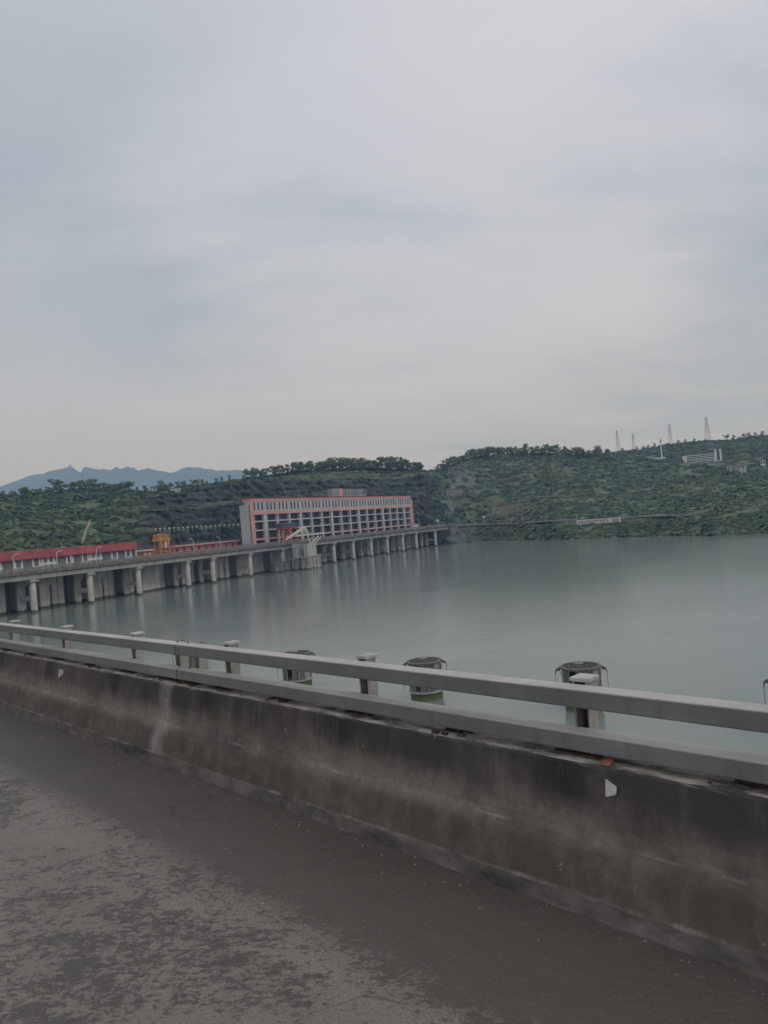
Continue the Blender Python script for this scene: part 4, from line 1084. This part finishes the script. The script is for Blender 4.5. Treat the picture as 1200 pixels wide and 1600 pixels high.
# white marker posts along the cliff foot
mk0 = None
for k in range(19):
    x = 243+k*(372-243)/18; y = 826.3-k*7.2/18
    p = at_range(x, y, float(np.interp(horizon_x(x, y), AZ, RR[:,1]))-1.5)
    i_ = None
    if mk0 is None:
        mk0 = thing('marker_post', 'small white marker post in the dotted row along the dark cliff', 'marker post', p, BANG, 'white marker posts along the cliff foot')
        MB().box(-.13,.13,-.13,.13,-2.6,-.31).build('post', M['steel'], mk0); MB().box(-.45,.45,-.16,.16,-.3,.25).build('marker_panel', M['white'], mk0)
    else:
        c = copy_tree(mk0); c.location = p; c.rotation_euler.z = BANG+random.uniform(-.2,.2); c.scale = (random.uniform(.7,1.15),1,random.uniform(.8,1.1))
# retaining wall, shore road and banner
w = MB(); w2 = MB(); pp = None
for x in np.arange(706, 1090, 8.0):
    az = horizon_x(x, 812); r1, r2 = np.interp(az, AZ, RR[:,1]), np.interp(az, AZ, RR[:,2]); z1 = float(np.interp(az, AZ, ZZ[:,1]))
    d = Vector((math.sin(az), math.cos(az), 0)); a = d*(r1-3)+Vector((0,0,z1+.3)); b = d*(r2+1)+Vector((0,0,z1+.3))
    if pp: 
        n = len(w.v); w.v += [tuple(pp[0]), tuple(a), tuple(b), tuple(pp[1])]; w.v += [(*q[:2], q[2]-.35) for q in w.v[-4:]]
        w.f += [(n,n+1,n+2,n+3),(n+4,n+5,n+1,n),(n+7,n+6,n+5,n+4),(n+2,n+6,n+7,n+3),(n+1,n+5,n+6,n+2),(n,n+3,n+7,n+4)]
        if x > 866 and x < 1000:
            n = len(w2.v)
            o1 = d*-.9; q0, q1 = pp[0]+pp[2]*-.02, a+d*-.02
            hgt = 6.5
            w2.v += [tuple(q0), tuple(q1), tuple(q1+d*-1.0-Vector((0,0,hgt))), tuple(q0+pp[2]*-1.0-Vector((0,0,hgt))), tuple(q0+pp[2]*-.5), tuple(q1+d*-.5), tuple(q1+d*-2.2-Vector((0,0,hgt))), tuple(q0+pp[2]*-2.2-Vector((0,0,hgt)))]
            w2.f += [(n+4,n+5,n+1,n),(n+7,n+6,n+5,n+4),(n+3,n+2,n+6,n+7),(n,n+1,n+2,n+3),(n,n+3,n+7,n+4),(n+1,n+5,n+6,n+2)]
    pp = (a, b, d)
tag(w.build('shore_road', M['tan']), kind='structure')
tag(w2.build('retaining_wall', M['retain']), 'long grey stone retaining wall below the shore road, half covered by scrub', 'retaining wall')
def shore_pt(x, y, dr=-5.2):
    az = horizon_x(x, y); r = float(np.interp(az, AZ, RR[:,1]))+dr; return at_range(x, y, r)
a, b = shore_pt(901, 818.5), shore_pt(970, 815.0); top = shore_pt(901, 813.0)
dv = (b-a); Lb = math.hypot(dv.x, dv.y); ang = math.atan2(dv.y, dv.x); hb = top.z-a.z+.6
ban = thing('banner_sign', 'long white banner with dark Chinese lettering on the wall by the shore road', 'banner', a-Vector((0,0,.5)), ang)
MB().box(0, Lb, 0, .25, 0, hb).build('board', M['white'], ban)
w = MB(); w.box(-.2, Lb+.2, .0, .3, hb+.002, hb+.35); w.box(-.2, Lb+.2, .0, .3, -.35, -.002); w.each('frame', M['sign_red'], ban)
w = MB(); 
for k in range(9): w.box(.8+k*(Lb-1.6)/8-.12, .8+k*(Lb-1.6)/8+.12, .26, .5, -3.2, hb); 
w.each('support', M['steel'], ban)
def lettering(txt, size, mat, parent, loc, width=None):
    cu = bpy.data.curves.new('lettering', 'FONT'); cu.body = txt; cu.size = size; cu.extrude = .02; cu.resolution_u = 3
    to = bpy.data.objects.new('lettering', cu); COL.objects.link(to)
    dg = bpy.context.evaluated_depsgraph_get(); me = bpy.data.meshes.new_from_object(to.evaluated_get(dg)); bpy.data.objects.remove(to)
    me.materials.clear(); me.materials.append(mat); o = bpy.data.objects.new('lettering', me); COL.objects.link(o); o.parent = parent
    xs = [v.co.x for v in me.vertices]; k = (width/(max(xs)-min(xs))) if width else 1
    o.rotation_euler = (R(90), 0, 0); o.scale = (k, 1, 1); o.location = loc; return o
lettering('水库大坝水域严禁游泳、垂钓！', hb*.80, M['ink'], ban, (.9, -.022, hb*.17), Lb-1.6)
# poles by the road
def pole(x, y0, y1, label, rad=.14, head=None):
    p = shore_pt(x, y1, 4); t = shore_pt(x, y0, 4)
    root = thing('utility_pole', label, 'pole', p-Vector((0,0,1)), 0)
    MB().tube((0,0,0),(0,0,t.z-p.z+1),rad,rad*.7,8).build('shaft', M['pole'], root)
    h = t.z-p.z+1
    if head == 'sign': MB().box(-.9,.9,-.2,-.1,h-1.6,h).build('sign_plate', M['pole'], root)
    else: MB().box(-.8,.8,-.06,.06,h-.6,h-.45).build('cross_arm', M['pole'], root)
pole(901, 803, 813, 'thin pale pole at the left end of the white banner')
pole(910.5, 807, 813, 'short thin pole just above the left part of the white banner')
pole(817, 808, 817, 'thin pole on the shore road midway between bridge end and banner')
pole(757, 806, 816, 'pole with small grey plate on the shore road near the bridge end', .14, 'sign')
# tan concrete block set in the slope
p = hill_at(709, 772); cb = thing('slope_wall', 'square tan concrete wall set into the scrubby slope right of the building', 'wall', p, math.atan2(p.y, p.x)-R(90))
MB().box(-6.5,6.5,-2.5,2.5,-4,3.6).build('panel', M['tan'], cb); MB().box(-6.8,6.8,-2.8,2.7,3.601,4.1).build('coping', M['retain'], cb)
# houses
def house(p, wd, dp, h, label, rz, flat=True, wall='white', roofm='retain'):
    root = thing('house', label, 'house', p, rz)
    MB().box(-wd/2, wd/2, -dp/2, dp/2, -3, h).build('wall', M[wall], root)
    if flat: MB().box(-wd/2-.5, wd/2+.5, -dp/2-.6, dp/2+.5, h+.001, h+.5).build('roof', M[roofm], root)
    else: MB().prism_x([(-dp/2-.6,h+.001),(dp/2+.6,h+.001),(0,h+2.2)], -wd/2-.6, wd/2+.6).build('roof', M[roofm], root)
    n = max(2, int(wd/3))
    for k in range(n):
        x = -wd/2+wd*(k+.5)/n; MB().box(x-.55, x+.55, -dp/2-.06, -dp/2+.03, h*.35, h*.8).build('window', M['glass'], root)
    return root
def facing(p): return -math.atan2(p.x, p.y)
p = hill_at(242, 764); house(p+Vector((0,0,.3)), 3.6, 4, 3.0, 'small white house among trees on the left ridge', facing(p)+.4)
p = hill_at(275, 768); house(p+Vector((0,0,.2)), 5.0, 3, 1.0, 'low white roofed hut right of the white house on the left ridge', facing(p), True, 'white', 'white')
p = far_at(1176, 724); house(p+Vector((0,0,1)), 8, 7, 5, 'white house with dark roof on the far right slope', facing(p)+.3)
p = far_at(1194, 726); house(p, 4, 4, 5, 'narrow white house at the right edge of the far slope', facing(p))
p = far_at(1147, 742); house(p+Vector((0,0,3)), 11, 6, 3.4, 'low grey roofed house half hidden in trees on the right slope', facing(p)-.2, False, 'grey', 'retain')
p = far_at(1158, 740); house(p+Vector((0,0,3)), 6, 5, 3, 'small grey hut right of the low grey roofed house', facing(p)-.2, False, 'grey', 'retain')
# apartment block
p = far_at(1096, 722.5); r = math.hypot(p.x, p.y)-4; pl, pr_ = at_range(1067, 716, r), at_range(1126, 713.5, r); dv = pr_-pl; Lb = math.hypot(dv.x, dv.y)
zt = at_range(1096, 711, r).z; zb = at_range(1096, 723.5, r).z
ap = thing('apartment_block', 'long pale multi-storey block with taller right end on the far wooded slope', 'apartment block', Vector((pl.x, pl.y, zb)), math.atan2(dv.y, dv.x))
h = zt-zb; fl = h/5
MB().box(3, Lb-5, 0, 9, 0, h).build('wall', M['apt'], ap)
MB().box(2.5, Lb-4.8, -.4, 9.4, h+.001, h+.6).build('roof', M['apt'], ap)
w = MB(); w.box(Lb-4.99, Lb+1, -.8, 9.5, 0, h+4.0); w.each('end_tower', M['apt'], ap)
w = MB(); w.box(-.5, 2.99, -.6, 9, 0, h+.9); w.build('end_tower', M['apt'], ap)
for f_ in range(5):
    for k in range(13):
        x = 4.6+k*(Lb-11.5)/12; MB().box(x-1.0, x+1.0, -.06, .05, f_*fl+fl*.28, f_*fl+fl*.82).build('window', M['slit'], ap)
for f_ in range(6): MB().box(Lb-3.2, Lb-.8, -.86, -.7, f_*(h+4)/6+1, f_*(h+4)/6+2.8).build('window', M['slit'], ap)
# pylons
def pylon(x, ytop, ybase, rng_, label, arms, slim=.17):
    p = at_range(x, ybase, rng_); t = at_range(x, ytop, rng_); h = t.z-p.z+6; 
    root = thing('power_pylon', label, 'pylon', p-Vector((0,0,6)), facing(p)+.3, 'power pylons on the far ridge')
    b = h*slim/2; w = MB(); lv = [0,.22,.4,.55,.67,.77,.86,.94,1.0]; th = h*.0055
    def half(u): return b*(1-u)**1.1*.92+h*.014
    for u0, u1 in zip(lv, lv[1:]):
        a0, a1 = half(u0), half(u1)
        cs = [(-1,-1),(1,-1),(1,1),(-1,1)]
        for k in range(4):
            c, d = cs[k], cs[(k+1)%4]
            w.bar((c[0]*a0,c[1]*a0,u0*h),(c[0]*a1,c[1]*a1,u1*h),th)
            w.bar((c[0]*a0,c[1]*a0,u0*h),(d[0]*a1,d[1]*a1,u1*h),th*.55); w.bar((d[0]*a0,d[1]*a0,u0*h),(c[0]*a1,c[1]*a1,u1*h),th*.55)
            w.bar((c[0]*a1,c[1]*a1,u1*h),(d[0]*a1,d[1]*a1,u1*h),th*.5)
    w.build('lattice', M['steel'], root)
    for u, wd in arms:
        k = MB(); k.bar((-h*wd,0,u*h),(h*wd,0,u*h),th*.9); k.bar((-h*wd,0,u*h),(0,0,(u+.035)*h),th*.6); k.bar((h*wd,0,u*h),(0,0,(u+.035)*h),th*.6)
        for s_ in (-1,1): k.bar((s_*h*wd,0,u*h),(s_*h*wd,0,(u-.04)*h),th*.6)
        k.build('cross_arm', M['steel'], root)
pylon(966, 672, 700, 900, 'left lattice pylon of the four, above the right hill', [(.93,.07)])
pylon(990, 677, 699, 1060, 'faintest and smallest pylon, second from the left', [(.93,.12),(.80,.15),(.66,.15)], .14)
pylon(1048, 662, 692, 1060, 'three-armed pylon, third from the left on the far ridge', [(.93,.12),(.80,.16),(.66,.16)], .16)
pylon(1106, 651, 686, 960, 'tallest pylon, standing highest on the far ridge at the right', [(.93,.07)], .19)
p = far_at(1035, 716); t = at_range(1034, 682, math.hypot(p.x, p.y))
ms = thing('radio_mast', 'slim pale mast left of the apartment block', 'mast', p-Vector((0,0,2)))
MB().tube((0,0,0),(0,0,t.z-p.z+2),.75,.45,8).build('shaft', M['white'], ms); w = MB(); w.box(-1.1,1.1,-.15,.15,(t.z-p.z)*.78,(t.z-p.z)*.96); w.build('antenna_panel', M['pole'], ms)
MB().box(-11,2,-3,3,0,3.2).build('hut', M['pole'], ms)

# ------------------------------------------------------------------ haze
w = MB(); w.box(-6000, 4000, -800, 8200, -35, 860)
hz = w.build('haze', bpy.data.materials.new('haze_air')); tag(hz, kind='stuff')
hm_ = hz.data.materials[0]; hm_.use_nodes = True; nt_ = hm_.node_tree
for n in list(nt_.nodes): nt_.nodes.remove(n)
ov = nt_.nodes.new('ShaderNodeOutputMaterial'); pv = nt_.nodes.new('ShaderNodeVolumePrincipled')
pv.inputs['Color'].default_value = (.40,.64,1.0,1); pv.inputs['Absorption Color'].default_value = (1,1,1,1); pv.inputs['Density'].default_value = 2.25e-4; pv.inputs['Anisotropy'].default_value = .1
nt_.links.new(pv.outputs[0], ov.inputs['Volume'])

# ------------------------------------------------------------------ sky, sun, camera
wd = bpy.data.worlds.new('World'); S.world = wd; wd.use_nodes = True; t = wd.node_tree; N = t.nodes; Lk = t.links
bg = N['Background']; bg.inputs[1].default_value = .117
sky = N.new('ShaderNodeTexSky'); sky.sky_type = 'NISHITA'; sky.sun_disc = False
SUN_EL, SUN_AZ = R(48), R(115)          # azimuth clockwise from the view direction (+Y)
sky.sun_elevation = SUN_EL; sky.sun_rotation = SUN_AZ
class W(NT):
    def __init__(s): s.t = t; s.n = N; s.l = Lk
q = W()
tc = N.new('ShaderNodeTexCoord'); sp = N.new('ShaderNodeSeparateXYZ'); Lk.new(tc.outputs['Generated'], sp.inputs[0])
zc = q.math('ADD', q.math('MAXIMUM', sp.outputs[2], 0.0), .22)
cx = q.math('DIVIDE', sp.outputs[0], zc); cy = q.math('DIVIDE', sp.outputs[1], zc)
cb_ = N.new('ShaderNodeCombineXYZ'); Lk.new(cx, cb_.inputs[0]); Lk.new(cy, cb_.inputs[1])
mp = N.new('ShaderNodeMapping'); Lk.new(cb_.outputs[0], mp.inputs[0]); mp.inputs['Scale'].default_value = (.55,1.0,1); mp.inputs['Rotation'].default_value = (0,0,.25); mp.inputs['Location'].default_value = (3.1,1.7,0)
n1 = q.noise(mp.outputs[0], .75, 4, .5, .4); n2 = q.noise(mp.outputs[0], 1.9, 8, .58, .35)
cl = q.math('ADD', q.math('MULTIPLY', n1, .52), q.math('MULTIPLY', n2, .48))
col = q.ramp(cl, [(.37, (3.2,3.8,4.45)), (.46, (4.3,4.72,5.25)), (.53, (5.25,5.5,6.0)), (.60, (6.25,6.4,6.8))])
def lobe(v, lo, hi, amt, jit=.10):
    dp = N.new('ShaderNodeVectorMath'); dp.operation = 'DOT_PRODUCT'; Lk.new(tc.outputs['Generated'], dp.inputs[0]); l_ = math.sqrt(sum(k*k for k in v)); dp.inputs[1].default_value = tuple(k/l_ for k in v)
    a_ = q.math('ADD', dp.outputs['Value'], q.math('MULTIPLY', q.math('SUBTRACT', n2, .5), jit)); return q.math('MULTIPLY', q.maprange(a_, lo, hi, 0, 1, True), amt)
# thicker bank on the left, thinner cloud where the sun is behind it, pale break over the far hills
col = q.mix(lobe((-.40,.87,.33), .84, 1.0, .85, .26), col, (3.5,4.02,4.6))
col = q.mix(lobe((-.05,.965,.235), .955, 1.0, .7, .14), col, (3.65,4.1,4.65))
col = q.mix(lobe((.33,.93,.19), .945, 1.0, .6, .12), col, (3.85,4.25,4.75))
col = q.mix(lobe((.11,.934,.345), .90, 1.02, .62, .30), col, (6.3,6.5,6.9))
col = q.mix(lobe((-.14,.976,.14), .975, 1.0, .5, .06), col, (5.5,5.65,6.0))
col = q.mix(lobe((-.42,.895,.14), .965, 1.0, .45, .06), col, (5.4,5.5,5.75))
warm = q.maprange(sp.outputs[2], .12, .01, 0, 1, True)
col = q.mix(q.math('MULTIPLY', warm, .45), col, (4.75,4.95,5.75))
zen = q.maprange(sp.outputs[2], .38, .66, 0, 1, True)
col = q.mix(q.math('MULTIPLY', zen, .5), col, (5.4,5.65,6.15))
col = q.mix(1., col, (.985,.985,1.015), 'MULTIPLY')
fin = q.mix(.93, sky.outputs[0], col)
Lk.new(fin, bg.inputs[0])

su = bpy.data.lights.new('sun', 'SUN'); su.energy = .6; su.angle = R(40); su.color = (1,.96,.9)
so = bpy.data.objects.new('sun', su); COL.objects.link(so)
d = Vector((math.sin(SUN_AZ)*math.cos(SUN_EL), math.cos(SUN_AZ)*math.cos(SUN_EL), math.sin(SUN_EL)))
so.rotation_euler = d.to_track_quat('Z', 'Y').to_euler(); so.location = (0,0,60)

cam = bpy.data.cameras.new('camera'); co = bpy.data.objects.new('camera', cam); COL.objects.link(co); S.camera = co
cam.sensor_fit = 'VERTICAL'; cam.sensor_height = 36; cam.lens = 36*F_PX/1600; cam.clip_start = .1; cam.clip_end = 20000
X = Vector((1,0,0)); Fv = Vector(FW); Uv = Vector(UP)
rt_ = X*math.cos(ROLL)-Uv*math.sin(ROLL); up_ = X*math.sin(ROLL)+Uv*math.cos(ROLL)
mat = Matrix((rt_, up_, -Fv)).transposed().to_4x4(); mat.translation = Vector((0,0,CZ)); co.matrix_world = mat

S.render.resolution_x, S.render.resolution_y = 768, 1024
S.view_settings.view_transform = 'Standard'; S.view_settings.look = 'None'; S.view_settings.exposure = 0; S.view_settings.gamma = 1
S.render.engine = 'CYCLES'; S.cycles.max_bounces = 6; S.cycles.volume_bounces = 1; S.cycles.diffuse_bounces = 3; S.cycles.glossy_bounces = 3
S.cycles.use_denoising = True
